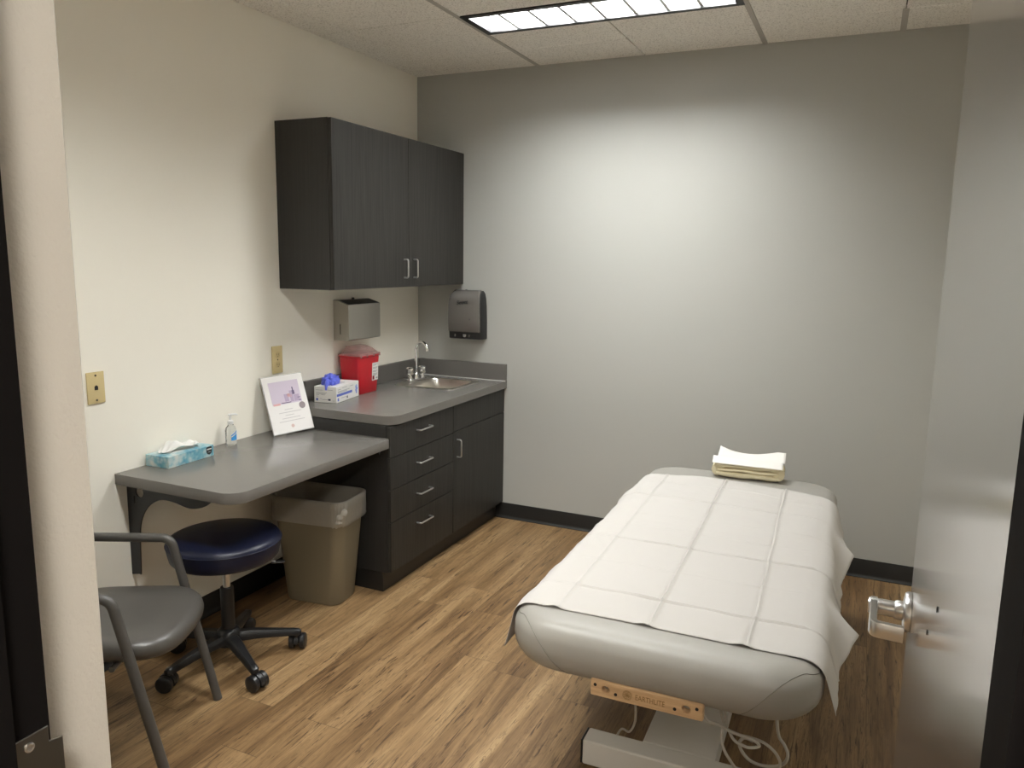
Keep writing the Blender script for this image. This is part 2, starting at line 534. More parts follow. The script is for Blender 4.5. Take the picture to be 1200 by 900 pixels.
# strike plate on the left jamb
sp = thing('strike_plate', 'steel strike plate screwed to the black door jamb', 'strike plate', (1.757, -3.69, 1.0))
bm = prism(bmesh.new(), [(-.019, -.062), (-.019, .062), (.020, .062), (.020, .043), (.036, .040), (.036, -.040), (.020, -.043), (.020, -.062)], .0, .0025, .0006, 1, axis='x')
obj('plate', bm, mat('dull steel', (.23, .215, .19), .38, 1), sp)
bm = lathe(bmesh.new(), [(.0055, 0), (.0055, .0018), (.004, .0024), (.0015, .0012)], n=20)
xform(bm, Matrix.Translation((.0022, -.003, .049)) @ Matrix.Rotation(PI / 2, 4, 'Y'))
obj('screw', bm, M['nickel'], sp, smooth=40)

dA, dF = Vector((2.6505, -3.662)), Vector((2.6765, -2.715))
dd = (dF - dA); dl = dd.length; dang = math.atan2(dd.y, dd.x)
# local: x along the leaf from the hinge, y = -thickness (away from the opening)
door = bpy.data.objects.new('door_1', None); COL.objects.link(door)
door.location = (*dA, 0); door.rotation_euler = (0, 0, dang); door['kind'] = 'structure'
obj('door_leaf', BX(0, dl, -.044, 0, .010, 2.115, .0018, 2), M['door'], door, kind='structure')
# lever set on the visible face (+y local points to -x world)
hx_, hz_ = dl - .052, 1.005
lev = thing('door_lever', '', '')
for k in ('label', 'category'):
    if k in lev: del lev[k]
lev.parent = door; lev.location = (hx_, 0, hz_)
def ymx(bm): return xform(bm, Matrix.Rotation(-PI / 2, 4, 'X'))   # lathe axis z -> +y
obj('rose', ymx(lathe(bmesh.new(), [(.034, .0005), (.034, .006), (.032, .010), (.022, .012), (.0, .012)], n=40, cap1=False)), M['nickel'], lev, smooth=35)
obj('collar', ymx(lathe(bmesh.new(), [(.0165, .010), (.0165, .022), (.0145, .025), (.0115, .026)], n=32)), M['nickel'], lev, smooth=35)
obj('shank', ymx(lathe(bmesh.new(), [(.0138, .020), (.0138, .064), (.0130, .066)], n=28)), M['nickel'], lev, smooth=35)
# flat lever bar running back towards the hinge with a return end
bm = bmesh.new()
path = fillet([(.010, .0575, 0), (-.092, .0575, -.001), (-.092, .012, -.002)], .012, 6)
rings = []
P = [Vector(q) for q in path]
for i, q in enumerate(P):
    tdir = (P[min(i + 1, len(P) - 1)] - P[max(i - 1, 0)]).normalized()
    nn_ = Vector((-tdir.y, tdir.x, 0))
    hh, tt = .0130, .0060
    rings.append([q + nn_ * a * tt + Vector((0, 0, b * hh)) for a, b in ((-1, -.8), (-.8, -1), (.8, -1), (1, -.8), (1, .8), (.8, 1), (-.8, 1), (-1, .8))])
obj('lever_bar', loft(bm, rings), M['nickel'], lev, smooth=50)
for q in ((.405 - hx_, .0, 1.217 - hz_), (.509 - hx_, .0, 1.143 - hz_)):
    bm = ymx(lathe(bmesh.new(), [(.0034, 0), (.0034, .0008), (.002, .0009)], n=14))
    xform(bm, Matrix.Translation((hx_ + q[0], .0002, hz_ + q[2])))
    obj('screw_hole', bm, M['dark'], door)

# ------------------------------------------------------------------ cabinets
def pull(name, parent, length, vertical, loc, standoff=.026, r=.0042):
    """wire pull standing off a face that looks along +x"""
    d = Vector((0, 0, 1)) if vertical else Vector((0, 1, 0))
    o = Vector(loc)
    a, b = o - d * length / 2, o + d * length / 2
    ex = Vector((standoff, 0, 0))
    pts = fillet([a, a + ex, b + ex, b], .010, 5)
    return obj(name, tube(bmesh.new(), pts, r, 10), M['nickel'], parent, smooth=60)

# wall cabinet
wc = thing('wall_cabinet', 'dark wall cabinet with two doors hung above the sink counter', 'cabinet', (0, -1.264, 1.437))
Lw, Hw, Dw = 1.262, .773, .3234
obj('body', BX(.001, Dw - .021, 0, Lw, 0, Hw, .001, 1), M['lam_body'], wc)
ysp = .645
for a, b, hy in ((.001, ysp - .0015, ysp - .048), (ysp + .0015, Lw - .002, ysp + .048)):
    d = obj('door', BX(Dw - .019, Dw, a, b, .002, Hw - .002, .0012, 2), M['lam_dark'], wc)
    pull('handle', d, .096, True, (Dw, hy, .098))

# drawer cabinet
Y0, YS, Y1 = -1.250, -.644, -.003
ZT = .8195
def base_body(y0, y1):
    bm = bmesh.new()
    box(bm, .002, .589, y0, y1, .100, ZT, .001, 1)
    return bm
dc = thing('drawer_cabinet', 'dark base cabinet with four drawers under the grey countertop', 'cabinet', (0, 0, 0))
obj('body', base_body(Y0, YS - .0005), M['lam_body'], dc)
obj('toe_kick', BX(.002, .560, Y0 + .004, YS - .0005, 0.0005, .100), M['base_black'], dc)
zz = [.104, .352, .511, .667, .816]
for k in range(4):
    z0, z1 = zz[k] + .0015, zz[k + 1] - .0015
    d = obj('drawer', BX(.591, .610, Y0 + .001, YS - .002, z0, z1, .0012, 2), M['lam_dark'], dc)
    zh = (.280, .432, .590, .755)[k]
    pull('handle', d, .150 - .03, False, (.610, -.955, zh + .004))
# sink cabinet
sc_ = thing('sink_cabinet', 'dark base cabinet with one door and a false front under the sink', 'cabinet', (0, 0, 0))
bm = bmesh.new()   # hollow so that the bowl hangs inside it
box(bm, .002, .589, YS + .0005, YS + .018, .100, ZT); box(bm, .002, .589, Y1 - .018, Y1, .100, ZT)
box(bm, .002, .012, YS + .018, Y1 - .018, .100, ZT); box(bm, .012, .589, YS + .018, Y1 - .018, .100, .118)
box(bm, .570, .589, YS + .018, Y1 - .018, .118, ZT)
obj('body', bm, M['lam_body'], sc_)
obj('toe_kick', BX(.002, .560, YS + .0005, Y1, 0.0005, .100), M['base_black'], sc_)
obj('false_front', BX(.591, .610, YS + .002, Y1 - .001, .6735, .8145, .0012, 2), M['lam_dark'], sc_)
d = obj('door', BX(.591, .610, YS + .002, Y1 - .001, .1055, .6705, .0012, 2), M['lam_dark'], sc_)
pull('handle', d, .096, True, (.610, -.600, .575))

# countertop with sink cut-out
SX0, SX1, SY0, SY1 = .118, .500, -.475, -.105
ct = thing('countertop', 'grey laminate countertop with backsplash over the dark base cabinets', 'countertop', (0, 0, 0))
def arc(cx, cy, r, a0, a1, n=8):
    return [(cx + r * math.cos(R(a0 + (a1 - a0) * i / n)), cy + r * math.sin(R(a0 + (a1 - a0) * i / n))) for i in range(n + 1)]
def slab_with_hole(outer, hole, z0, z1):
    bm = bmesh.new()
    es = []
    for loop in (outer, hole):
        vs = [bm.verts.new((x, y, z1)) for x, y in loop]
        es += [bm.edges.new((vs[i], vs[(i + 1) % len(vs)])) for i in range(len(vs))]
    bmesh.ops.triangle_fill(bm, use_beauty=True, edges=es)
    r = bmesh.ops.extrude_face_region(bm, geom=list(bm.faces))
    bmesh.ops.translate(bm, vec=(0, 0, z0 - z1), verts=[e for e in r['geom'] if isinstance(e, bmesh.types.BMVert)])
    return bm
CY0, CX1 = -1.240, .6255
outer = [(.0015, -.0015), (.0015, CY0)] + arc(CX1 - .075, CY0 + .075, .075, -90, 0) + [(CX1, -.0015)]
hole = rrect((SX0 + SX1) / 2, (SY0 + SY1) / 2, (SX1 - SX0) / 2 - .012, (SY1 - SY0) / 2 - .012, .03)
o = obj('top', slab_with_hole(outer, hole, .8205, .864), [M['counter']], ct, smooth=30)
bv = o.modifiers.new('edge', 'BEVEL'); bv.width = .002; bv.segments = 2; bv.limit_method = 'ANGLE'; bv.angle_limit = R(50)
obj('backsplash', BX(.0015, .021, -1.118, -.0015, .8642, .966, .002, 2), M['edge'], ct)
obj('backsplash', BX(.0215, CX1, -.021, -.0015, .8642, .966, .002, 2), M['edge'], ct)
obj('caulk_line', BX(.022, CX1 - .002, -.0245, -.0212, .8642, .8672), M['white_print'], ct, label='thin pale caulk line along the back')

# sink
sk = thing('sink', 'small square stainless steel sink set into the grey countertop', 'sink', ((SX0 + SX1) / 2, (SY0 + SY1) / 2, .864))
hx, hy = (SX1 - SX0) / 2, (SY1 - SY0) / 2
rings = [[(x, y, .0004) for x, y in rrect(0, 0, hx, hy, .028)], [(x, y, .0035) for x, y in rrect(0, 0, hx - .003, hy - .003, .026)],
         [(x, y, .0035) for x, y in rrect(0, 0, hx - .016, hy - .016, .024)]]
bo = lambda dx, ex, r, z: [(x + .022, y, z) for x, y in rrect(0, 0, hx - dx, hy - ex, r)]
rings += [bo(.045, .025, .05, .0035), bo(.048, .028, .05, -.002), bo(.054, .034, .05, -.06), bo(.060, .040, .05, -.115), bo(.075, .055, .045, -.132), bo(.15, .13, .03, -.137)]
obj('bowl', loft(bmesh.new(), rings, False, True), M['sink'], sk, smooth=35)
bm = lathe(bmesh.new(), [(.038, -.1365), (.038, -.133), (.030, -.1325), (.028, -.135), (.0, -.135)], (.022, 0, 0), 28, True, False)
obj('drain', bm, M['chrome'], sk, smooth=30)
# faucet
fc = thing('faucet', 'chrome gooseneck faucet with two handles behind the small sink', 'faucet', (.150, -.272, .8678), R(-12))
def fx_box():
    bm = prism(bmesh.new(), rrect(0, 0, .024, .078, .023), 0, .014, .005, 3)
    return bm
obj('base', fx_box(), M['chrome'], fc, smooth=40)
bm = lathe(bmesh.new(), [(.017, .012), (.015, .03), (.011, .042), (.009, .045)], n=24)
obj('collar', bm, M['chrome'], fc, smooth=40)
pts = [(0, 0, .04), (0, 0, .185)] + [(.047 - .047 * math.cos(a), 0, .185 + .047 * math.sin(a)) for a in [R(12 * i) for i in range(1, 14)]]
pts += [(pts[-1][0] + .006, 0, pts[-1][2] - .022)]
obj('spout', tube(bmesh.new(), pts, [.0092] * (len(pts) - 2) + [.0092, .0105], 14), M['chrome'], fc, smooth=50)
for s in (-1, 1):
    bm = lathe(bmesh.new(), [(.015, .012), (.014, .028), (.011, .033), (.0105, .038), (.022, .042), (.024, .054), (.023, .076), (.016, .083), (0, .084)], (0, s * .053, 0), 10, True, False)
    obj('handle', bm, M['chrome'], fc, smooth=25)

# ------------------------------------------------------------------ wall desk
dk = thing('wall_desk', 'grey laminate wall desk on a black bracket beside the drawer cabinet', 'desk', (0, 0, 0))
DY0, DX1, DZ = -2.216, .606, .7586
outer = [(.0015, -1.2515), (.0015, DY0)] + arc(DX1 - .075, DY0 + .075, .075, -90, 0) + [(DX1, -1.2515)]
bm = prism(bmesh.new(), outer, DZ - .043, DZ, .002, 2)
obj('desktop', bm, M['counter'], dk, smooth=30)
obj('end_cleat', BX(.02, .56, -1.268, -1.2515, DZ - .075, DZ - .0435), M['lam_body'], dk)
obj('trim_strip', BX(.03, .60, -1.2545, -1.2512, DZ + .0003, DZ + .004), M['edge'], dk)
# curved support bracket seen at the near end
def bracket(yc):
    br = bpy.data.objects.new('bracket', None); COL.objects.link(br); br.parent = dk; br.location = (0, yc, 0)
    zt, zb = DZ - .0435, .335
    out = [(.004, zt), (.455, zt), (.455, zt - .012)]
    # long ogee underside then the big concave sweep down to the wall leg
    S = smooth_path([(.452, zt - .012, 0), (.40, zt - .045, 0), (.33, zt - .060, 0), (.25, zt - .048, 0), (.18, zt - .050, 0), (.115, zt - .085, 0), (.075, zt - .140, 0), (.058, zt - .21, 0), (.050, zb + .02, 0), (.044, zb + .008, 0)], 5)
    out += [(p.x, p.y) for p in S] + [(.004, zb)]
    hole = [(.070 + .021 * math.cos(2 * PI * i / 22), zt - .034 + .021 * math.sin(2 * PI * i / 22)) for i in range(22)]
    hole2 = [(.040 + .004 * math.cos(a), zt - .068 + (.012 if math.sin(a) > 0 else -.012) + .004 * math.sin(a)) for a in [2 * PI * (i + .5) / 12 for i in range(12)]]
    bm = bmesh.new(); es = []
    for loop in (out, hole, hole2):
        vs = [bm.verts.new((x, -.0025, z)) for x, z in loop]
        es += [bm.edges.new((vs[i], vs[(i + 1) % len(vs)])) for i in range(len(vs))]
    bmesh.ops.triangle_fill(bm, use_beauty=True, edges=es)
    r = bmesh.ops.extrude_face_region(bm, geom=list(bm.faces))
    bmesh.ops.translate(bm, vec=(0, .005, 0), verts=[e for e in r['geom'] if isinstance(e, bmesh.types.BMVert)])
    obj('web_plate', bm, M['black_plastic'], br)
    bm = BX(.001, .005, -.003, .035, zb, zt); box(bm, .005, .44, -.003, .035, zt - .004, zt)
    obj('flange', bm, M['black_plastic'], br)
bracket(-2.165)

# ------------------------------------------------------------------ wall plates
def plate(name, label, cat, y, z):
    return thing(name, label, cat, (.0, y, z))
pj = plate('phone_jack_plate', 'ivory phone jack wall plate with a black socket', 'wall plate', -2.271, 1.100)
bm = BX(.0005, .0065, -.036, .036, -.059, .059, .0025, 2)
obj('plate', bm, M['ivory'], pj, smooth=35)
obj('jack', BX(.0066, .0085, -.007, .007, -.008, .006, .0005, 1), M['jack'], pj)
obj('jack_notch', BX(.0066, .0085, -.003, .003, .006, .009), M['jack'], pj)
for z in (-.046, .046):
    bm = lathe(bmesh.new(), [(.004, 0), (.004, .001), (.002, .002)], n=14)
    xform(bm, Matrix.Translation((.0065, 0, z)) @ Matrix.Rotation(PI / 2, 4, 'Y'))
    obj('screw', bm, M['ivory_dark'], pj)
op = plate('electrical_outlet', 'ivory duplex electrical outlet on the cream wall above the leaning sign', 'outlet', -1.301, 1.097)
bm = BX(.0005, .0065, -.036, .036, -.066, .066, .0025, 2)
obj('plate', bm, M['ivory'], op, smooth=35)
for z in (-.024, .024):
    rc = obj('receptacle', prism(bmesh.new(), [(y, z + dz) for y, dz in rrect(0, 0, .0165, .0145, .010, 5)], .0066, .0088, .0005, 1, axis='x'), mat('ivory face', (.56, .44, .22), .4), op)
    bm = bmesh.new()
    box(bm, .0089, .0094, -.0072, -.0052, z - .003, z + .006); box(bm, .0089, .0094, .0052, .0072, z - .004, z + .006)
    box(bm, .0089, .0094, -.002, .002, z - .0105, z - .0065)
    obj('slots', bm, M['ivory_dark'], rc)
bm = lathe(bmesh.new(), [(.0035, 0), (.0035, .001), (.002, .0016)], n=14)
xform(bm, Matrix.Translation((.0066, 0, 0)) @ Matrix.Rotation(PI / 2, 4, 'Y'))
obj('screw', bm, M['ivory_dark'], op)

# ------------------------------------------------------------------ dispensers
td = thing('paper_towel_dispenser', 'brushed steel folded paper towel dispenser under the wall cabinet', 'towel dispenser', (0, -.858, 1.152))
TW, TH, TD = .290, .212, .100
prof = [(.001, 0), (.001, TH), (.030, TH), (TD, TH - .022), (TD, .006), (TD - .006, 0)]
bm = prism(bmesh.new(), prof, 0, TW, .001, 1, axis='y')
obj('housing', bm, M['steel'], td)
# dark sloping lid recess on top
bm = bmesh.new()
sl = lambda x: TH + .0012 - .022 * max(0, (x - .030)) / (TD - .030)
for (x0, x1) in ((.034, TD - .003),):
    vs = [(x0, .012, sl(x0)), (x1, .010, sl(x1)), (x1, TW - .006, sl(x1)), (x0, TW - .012, sl(x0))]
    lo = [bm.verts.new(q) for q in vs]; hi = [bm.verts.new((q[0], q[1], q[2] + .001)) for q in vs]
    bm.faces.new(lo); bm.faces.new(hi)
    for i in range(4): bm.faces.new((lo[i], lo[(i + 1) % 4], hi[(i + 1) % 4], hi[i]))
obj('lid', bm, M['black_plastic'], td, label='dark sloping lid')
bm = lathe(bmesh.new(), [(.008, 0), (.008, .008), (.006, .010)], (.020, TW * .52, TH), 16)
obj('lock', bm, M['black_plastic'], td)
obj('level_slot', prism(bmesh.new(), rrect(.045, .060, .0022, .028, .002, 4), -.0008, -.0002, axis='y'), M['dark'], td)

ad = thing('towel_dispenser', 'smoke grey and black paper towel dispenser on the grey wall', 'towel dispenser', (.372, 0, 1.110))
W2, H2, D2 = .115, .292, .095
def dring(z, sx, d):
    return [(sx * x, -y, z) for x, y in [(-1, .0015), (-1, d * .70), (-.94, d * .90), (-.80, d), (.80, d), (.94, d * .90), (1, d * .70), (1, .0015)]]
rings = [dring(0, W2 - .004, D2 * .70), dring(.004, W2, D2 * .80), dring(.10, W2, D2 * .92), dring(.20, W2 - .003, D2 * .93), dring(.250, W2 - .008, D2 * .84), dring(.276, W2 - .014, D2 * .64), dring(H2, W2 - .026, D2 * .34)]
obj('back_shell', loft(bmesh.new(), rings), M['black_plastic'], ad, smooth=40)
# curved grey cover wrapping front and top
def cring(z, sx, d):
    return [(sx * x, -y, z) for x, y in [(-1, d - .010), (-.985, d - .002), (-.9, d), (-.5, d + .0025), (0, d + .0032), (.5, d + .0025), (.9, d), (.985, d - .002), (1, d - .010)]]
rows = [(.046, W2 - .012, D2 * .905), (.050, W2 - .010, D2 * .93), (.11, W2 - .009, D2 * .965), (.20, W2 - .011, D2 * .975), (.240, W2 - .014, D2 * .92), (.262, W2 - .018, D2 * .82), (.280, W2 - .022, D2 * .62), (.2945, W2 - .028, D2 * .36)]
o = obj('cover', loft(bmesh.new(), [cring(*r_) for r_ in rows], False, False, closed=False), M['disp_grey'], ad, smooth=50)
md = o.modifiers.new('shell', 'SOLIDIFY'); md.thickness = .003; md.offset = 0
bm = lathe(bmesh.new(), [(.006, 0), (.006, .004), (.004, .005)], (-.008, -.040, .2935), 14)
obj('lock', bm, M['black_plastic'], ad)
text('logo', 'Scott', .036, M['brand_black'], ad, Matrix.Translation((-.008, -.0985, .222)) @ Matrix.Rotation(R(8), 4, 'Y').inverted() @ Matrix.Rotation(R(96), 4, 'X'), .0006, .35)
obj('mark', BX(.040, .046, -.0975, -.0955, .118, .128, .001, 1), M['black_plastic'], ad)
for x, s in ((-.062, .006), (.004, .010), (.034, .008)):
    bm = lathe(bmesh.new(), [(s, 0), (s * .9, -.012), (s * .5, -.016)], (x, -.0835, .030), 14)
    obj('nozzle', bm, M['nickel'] if x > -.01 and x < .02 else M['disp_grey'], ad, smooth=40)

# ------------------------------------------------------------------ things on the counter
# sharps container
sh = thing('sharps_container', 'red plastic sharps container with a clear lid on the countertop', 'sharps container', (.088, -.752, .8645), R(0))
def sr(hx, hy, z, r=.018): return [(x, y, z) for x, y in rrect(0, 0, hx, hy, r, 4)]
rings = [sr(.056, .083, 0), sr(.058, .085, .004), sr(.062, .092, .10), sr(.066, .100, .196), sr(.070, .104, .200), sr(.070, .104, .206)]
obj('body', loft(bmesh.new(), rings), M['red'], sh, smooth=30)
bm = loft(bmesh.new(), [sr(.071, .105, .2065), sr(.072, .106, .208), sr(.072, .106, .213), sr(.068, .102, .215), sr(.066, .100, .216)])
lid = obj('lid', bm, M['lid_clear'], sh, smooth=30)
# raised hinged hood of the lid
hood = [[(-.060, -.070, .216), (.052, -.070, .216), (.052, .095, .216), (-.060, .095, .216)],
        [(-.058, -.048, .240), (.020, -.048, .238), (.020, .090, .238), (-.058, .090, .240)],
        [(-.056, -.045, .252), (-.015, -.045, .250), (-.015, .086, .250), (-.056, .086, .252)]]
obj('hood', loft(bmesh.new(), hood), M['lid_clear'], lid)
for yy_ in (-.085, -.03, .03, .085):
    obj('latch', BX(.071, .0745, yy_ - .006, yy_ + .006, .196, .2135, .001, 1), M['lid_clear'], lid)
# hazard label on the face that looks into the room
lb = bpy.data.objects.new('label', None); COL.objects.link(lb); lb.parent = sh
fxx = lambda z: .058 + .008 * z / .196 + .0005
bm = bmesh.new()
q = [(.026, .062), (.082, .064), (.082, .160), (.026, .160)]
lo = [bm.verts.new((fxx(z), y, z)) for y, z in q]; hi = [bm.verts.new((fxx(z) + .0006, y, z)) for y, z in q]
bm.faces.new(lo); bm.faces.new(hi)
for i in range(4): bm.faces.new((lo[i], lo[(i + 1) % 4], hi[(i + 1) % 4], hi[i]))
obj('paper', bm, M['white_print'], lb, label='white hazard label')
bm = bmesh.new()
for k, (w_, z) in enumerate(((.045, .152), (.030, .146), (.044, .134), (.040, .129), (.044, .115), (.036, .110), (.044, .100), (.042, .095), (.034, .090))):
    box(bm, fxx(z) + .0004, fxx(z) + .0012, .031, .031 + w_, z - .0012, z + .0012)
box(bm, fxx(.075) + .0004, fxx(.075) + .0012, .062, .076, .071, .079)
obj('print', bm, M['ink_grey'], lb)
obj('hazard_mark', BX(fxx(.076) - .0004, fxx(.076) + .0013, .030, .046, .068, .088), M['ink_red'], lb)

# glove box with a crumpled glove
gb = thing('glove_box', 'white carton of exam gloves with blue print on the countertop', 'glove box', (.112, -.985, .8645), R(9))
GX, GY, GZ = .062, .122, .082
obj('carton', BX(-GX, GX, -GY, GY, .0003, GZ, .0015, 2), M['white_print'], gb)
bm = bmesh.new()   # print on the near end and on the long side
def end_line(x, z, w_, h_=.0022): box(bm, x, x + w_, -GY - .0004, -GY + .0002, z - h_ / 2, z + h_ / 2)
def side_line(y, z, w_, h_=.0022): box(bm, GX - .0002, GX + .0004, y, y + w_, z - h_ / 2, z + h_ / 2)
for x, z, w_ in ((-.052, .064, .040), (.012, .066, .030), (-.052, .051, .062), (-.052, .045, .055), (-.052, .040, .018), (-.022, .040, .020), (-.052, .032, .014), (-.030, .020, .010), (-.018, .016, .040), (.040, .012, .012)):
    end_line(x, z, w_)
for y, z, w_ in ((-.105, .066, .030), (-.060, .070, .050), (-.105, .056, .125), (-.105, .051, .095), (-.070, .020, .050), (.02, .068, .04)):
    side_line(y, z, w_)
obj('print', bm, M['ink_grey'], gb)
bm = bmesh.new()
side_line(-.118, .038, .165, .013)
box(bm, GX - .0002, GX + .0004, -.110, -.096, .008, .024)
box(bm, -.052, -.040, -GY - .0004, -GY + .0002, .010, .022)
obj('blue_band', bm, M['ink_blue'], gb)
bm = bmesh.new()   # little hand figure at the far end of the long side
hp = [(0, -.026), (.010, -.026), (.012, -.008), (.022, .000), (.020, .004), (.012, .002), (.014, .018), (.010, .019), (.008, .005), (.006, .022), (.002, .022), (.001, .005), (-.004, .018), (-.008, .016), (-.004, .000), (-.008, -.006)]
prism(bm, [(.090 + a, .044 + b) for a, b in hp], GX - .0002, GX + .0005, axis='x')
obj('hand_figure', bm, mat('blue hand print', (.20, .27, .62), .5), gb)
obj('dark_mark', BX(GX - .0002, GX + .0005, -.012, -.002, .010, .022), M['ink_dark'], gb)
obj('dark_mark', BX(.016, .030, -GY - .0005, -GY + .0002, .012, .021), M['ink_dark'], gb)
obj('opening', prism(bmesh.new(), rrect(0, -.02, .028, .075, .026), GZ + .0001, GZ + .0008), M['ink_light'], gb)
def crumple(name, label, cat, seed, size, loc, amp, m_, rz=0):
    bm = bmesh.new()
    bmesh.ops.create_icosphere(bm, subdivisions=4, radius=1)
    off = Vector((seed * 3.1, seed * 1.7, seed * .9))
    for v_ in bm.verts:
        n_ = v_.co.normalized()
        ridge = 1 - abs(mnoise.noise(n_ * 2.1 + off)) * 1.6
        d_ = 1 + amp * (ridge - .5) + amp * .5 * mnoise.noise(n_ * 4.5 + off * 2)
        v_.co = Vector((n_.x * size[0] * d_, n_.y * size[1] * d_, max(-.35, n_.z) * size[2] * d_))
    o = obj(name, bm, m_, None, smooth=180)
    o.location = loc; o.rotation_euler = (0, 0, rz)
    return tag(o, label, cat)
gl = crumple('glove', 'crumpled blue nitrile glove sticking out of the glove box', 'glove', 3, (.038, .064, .036), (.100, -1.020, .8645 + GZ + .012), .48, M['glove'], R(20))
# limp finger hanging over the near edge
bm = bmesh.new()
fp = [(.000, -.045, .008), (.004, -.066, .004), (.006, -.083, -.003), (.006, -.0905, -.018), (.005, -.093, -.030)]
tube(bm, smooth_path(fp, 4), [.013 - .0005 * i for i in range(17)], 10)
obj('finger', bm, M['glove'], gl, smooth=180)

# acrylic sign leaning on the wall
yaw, tilt, roll_, SW, SH = R(19.5), R(19), R(2.5), .218, .281
sg = thing('counter_sign', 'white printed notice in a clear holder leaning on the wall', 'sign', (.110, -1.459, DZ + .0025))
ax = Vector((math.sin(yaw), math.cos(yaw), 0)); nx = Vector((math.cos(yaw), -math.sin(yaw), 0))
up = (-math.sin(tilt) * nx + math.cos(tilt) * Vector((0, 0, 1))).normalized(); ax, up = math.cos(roll_) * ax + math.sin(roll_) * up, math.cos(roll_) * up - math.sin(roll_) * ax
nn_ = ax.cross(up).normalized()
SM = frame((0, 0, 0), ax, up, nn_)
def sp_(bm): return xform(bm, SM)
obj('holder', sp_(BX(0, SW, 0, SH, -.006, -.0008, .001, 1)), M['acrylic'], sg)
obj('sheet', sp_(BX(.003, SW - .003, .004, SH - .003, -.0007, .0006)), M['sheet_print'], sg)
e0, e1 = .0007, .0011
def blk(name, m_, *rects):
    for (a, b, c, d_) in rects:
        bm = bmesh.new()
        box(bm, a, b, c, d_, e0, e1)
        obj(name, sp_(bm), m_, sg)
blk('picture', M['pic_lilac'], (.030, .186, .140, .250))
e0, e1 = .0012, .0014
blk('picture_bottle', M['pic_purple'], (.098, .120, .150, .186), (.128, .145, .146, .200), (.148, .176, .146, .178))
blk('picture_cap', M['pic_dark'], (.142, .156, .180, .200), (.146, .152, .200, .216), (.166, .180, .160, .164), (.076, .128, .143, .147), (.170, .182, .146, .151))
blk('picture_tint', M['pic_pink'], (.114, .138, .170, .186), (.034, .070, .137, .146))
bm = lathe(bmesh.new(), [(.0165, 0), (.0165, .0004)], (.181, .122, .0016), 28)
obj('seal', sp_(bm), M['badge'], sg)
e0, e1 = .0007, .0010
blk('text_line', M['ink_light'], (.085, .128, .112, .115), (.052, .170, .098, .101), (.082, .128, .084, .087), (.062, .158, .070, .073), (.044, .178, .056, .059))
bm = lathe(bmesh.new(), [(.0085, 0), (.0085, .0004)], (.108, .032, .0007), 20)
obj('crest', sp_(bm), mat('rose crest', (.66, .50, .48), .2), sg)

# hand sanitizer pump bottle
hs = thing('hand_sanitizer', 'clear pump bottle of hand sanitizer with a blue label', 'bottle', (.046, -1.661, DZ + .0003), R(0))
ov = lambda a, b, z: [(a * math.cos(2 * PI * i / 28), b * math.sin(2 * PI * i / 28), z) for i in range(28)]
rings = [ov(.017, .023, 0), ov(.0195, .0265, .004), ov(.020, .027, .02), ov(.020, .027, .066), ov(.018, .024, .078), ov(.0125, .014, .087), ov(.0115, .0115, .092), ov(.0115, .0115, .094)]
obj('bottle', loft(bmesh.new(), rings), M['glass_bottle'], hs, smooth=60)
bm = bmesh.new()
lathe(bm, [(.0125, .0945), (.0130, .096), (.0130, .107), (.0085, .110), (.0050, .112), (.0045, .130), (.009, .131), (.0095, .138), (.006, .140), (0, .140)], (0, 0, 0), 20, True, False)
obj('pump', bm, M['pump'], hs, smooth=40)
obj('nozzle', tube(bmesh.new(), [(0, .004, .135), (.006, .024, .1345), (.010, .034, .131)], [.0045, .004, .003], 10), M['pump'], hs, smooth=60)
bm = bmesh.new()
seg = []
for i in range(13):
    a = R(-35 + 80 * i / 12)
    seg.append((.0206 * math.cos(a), .0276 * math.sin(a), a))
lo = [bm.verts.new((x, y, .022)) for x, y, a in seg]; hi = [bm.verts.new((x, y, .046 + .020 * i / 12)) for i, (x, y, a) in enumerate(seg)]
for i in range(12): bm.faces.new((lo[i], lo[i + 1], hi[i + 1], hi[i]))
obj('label', bm, M['label_blue'], hs, smooth=60)
bm = bmesh.new()
lo = [bm.verts.new((x * 1.012, y * 1.012, .036 + .018 * i / 12)) for i, (x, y, a) in enumerate(seg)]
hi = [bm.verts.new((x * 1.012, y * 1.012, .041 + .018 * i / 12)) for i, (x, y, a) in enumerate(seg)]
for i in range(12): bm.faces.new((lo[i], lo[i + 1], hi[i + 1], hi[i]))
obj('label_stripe', bm, M['white_print'], hs, smooth=60)

# tissue box
tb = thing('tissue_box', 'flat blue and white tissue box on the near end of the desk', 'tissue box', (.045, -1.958, DZ + .0004), R(2))
BXh, BYh, BZh = .060, .120, .046
tb.location.x = .0655
obj('carton', BX(-BXh, BXh, -BYh, BYh, 0, BZh, .0012, 2), M['tissue_box'], tb)
obj('slot', prism(bmesh.new(), rrect(0, 0, .020, .070, .019), BZh + .0001, BZh + .0007), M['white_print'], tb)
sv = [(.0, -.017), (.012, -.013), (.017, -.004), (.017, .014), (.010, .017), (-.010, .017), (-.017, .014), (-.017, -.004), (-.012, -.013)]
bdg = obj('badge', prism(bmesh.new(), [(.094 + a * .9, .026 + b) for a, b in sv], BXh - .0002, BXh + .0006, axis='x'), M['brand_black'], tb)
obj('badge_print', BX(BXh + .0005, BXh + .0011, .082, .107, .030, .0345), M['white_print'], bdg)
obj('badge_print', BX(BXh + .0005, BXh + .0011, .087, .101, .019, .022), M['ink_grey'], bdg)
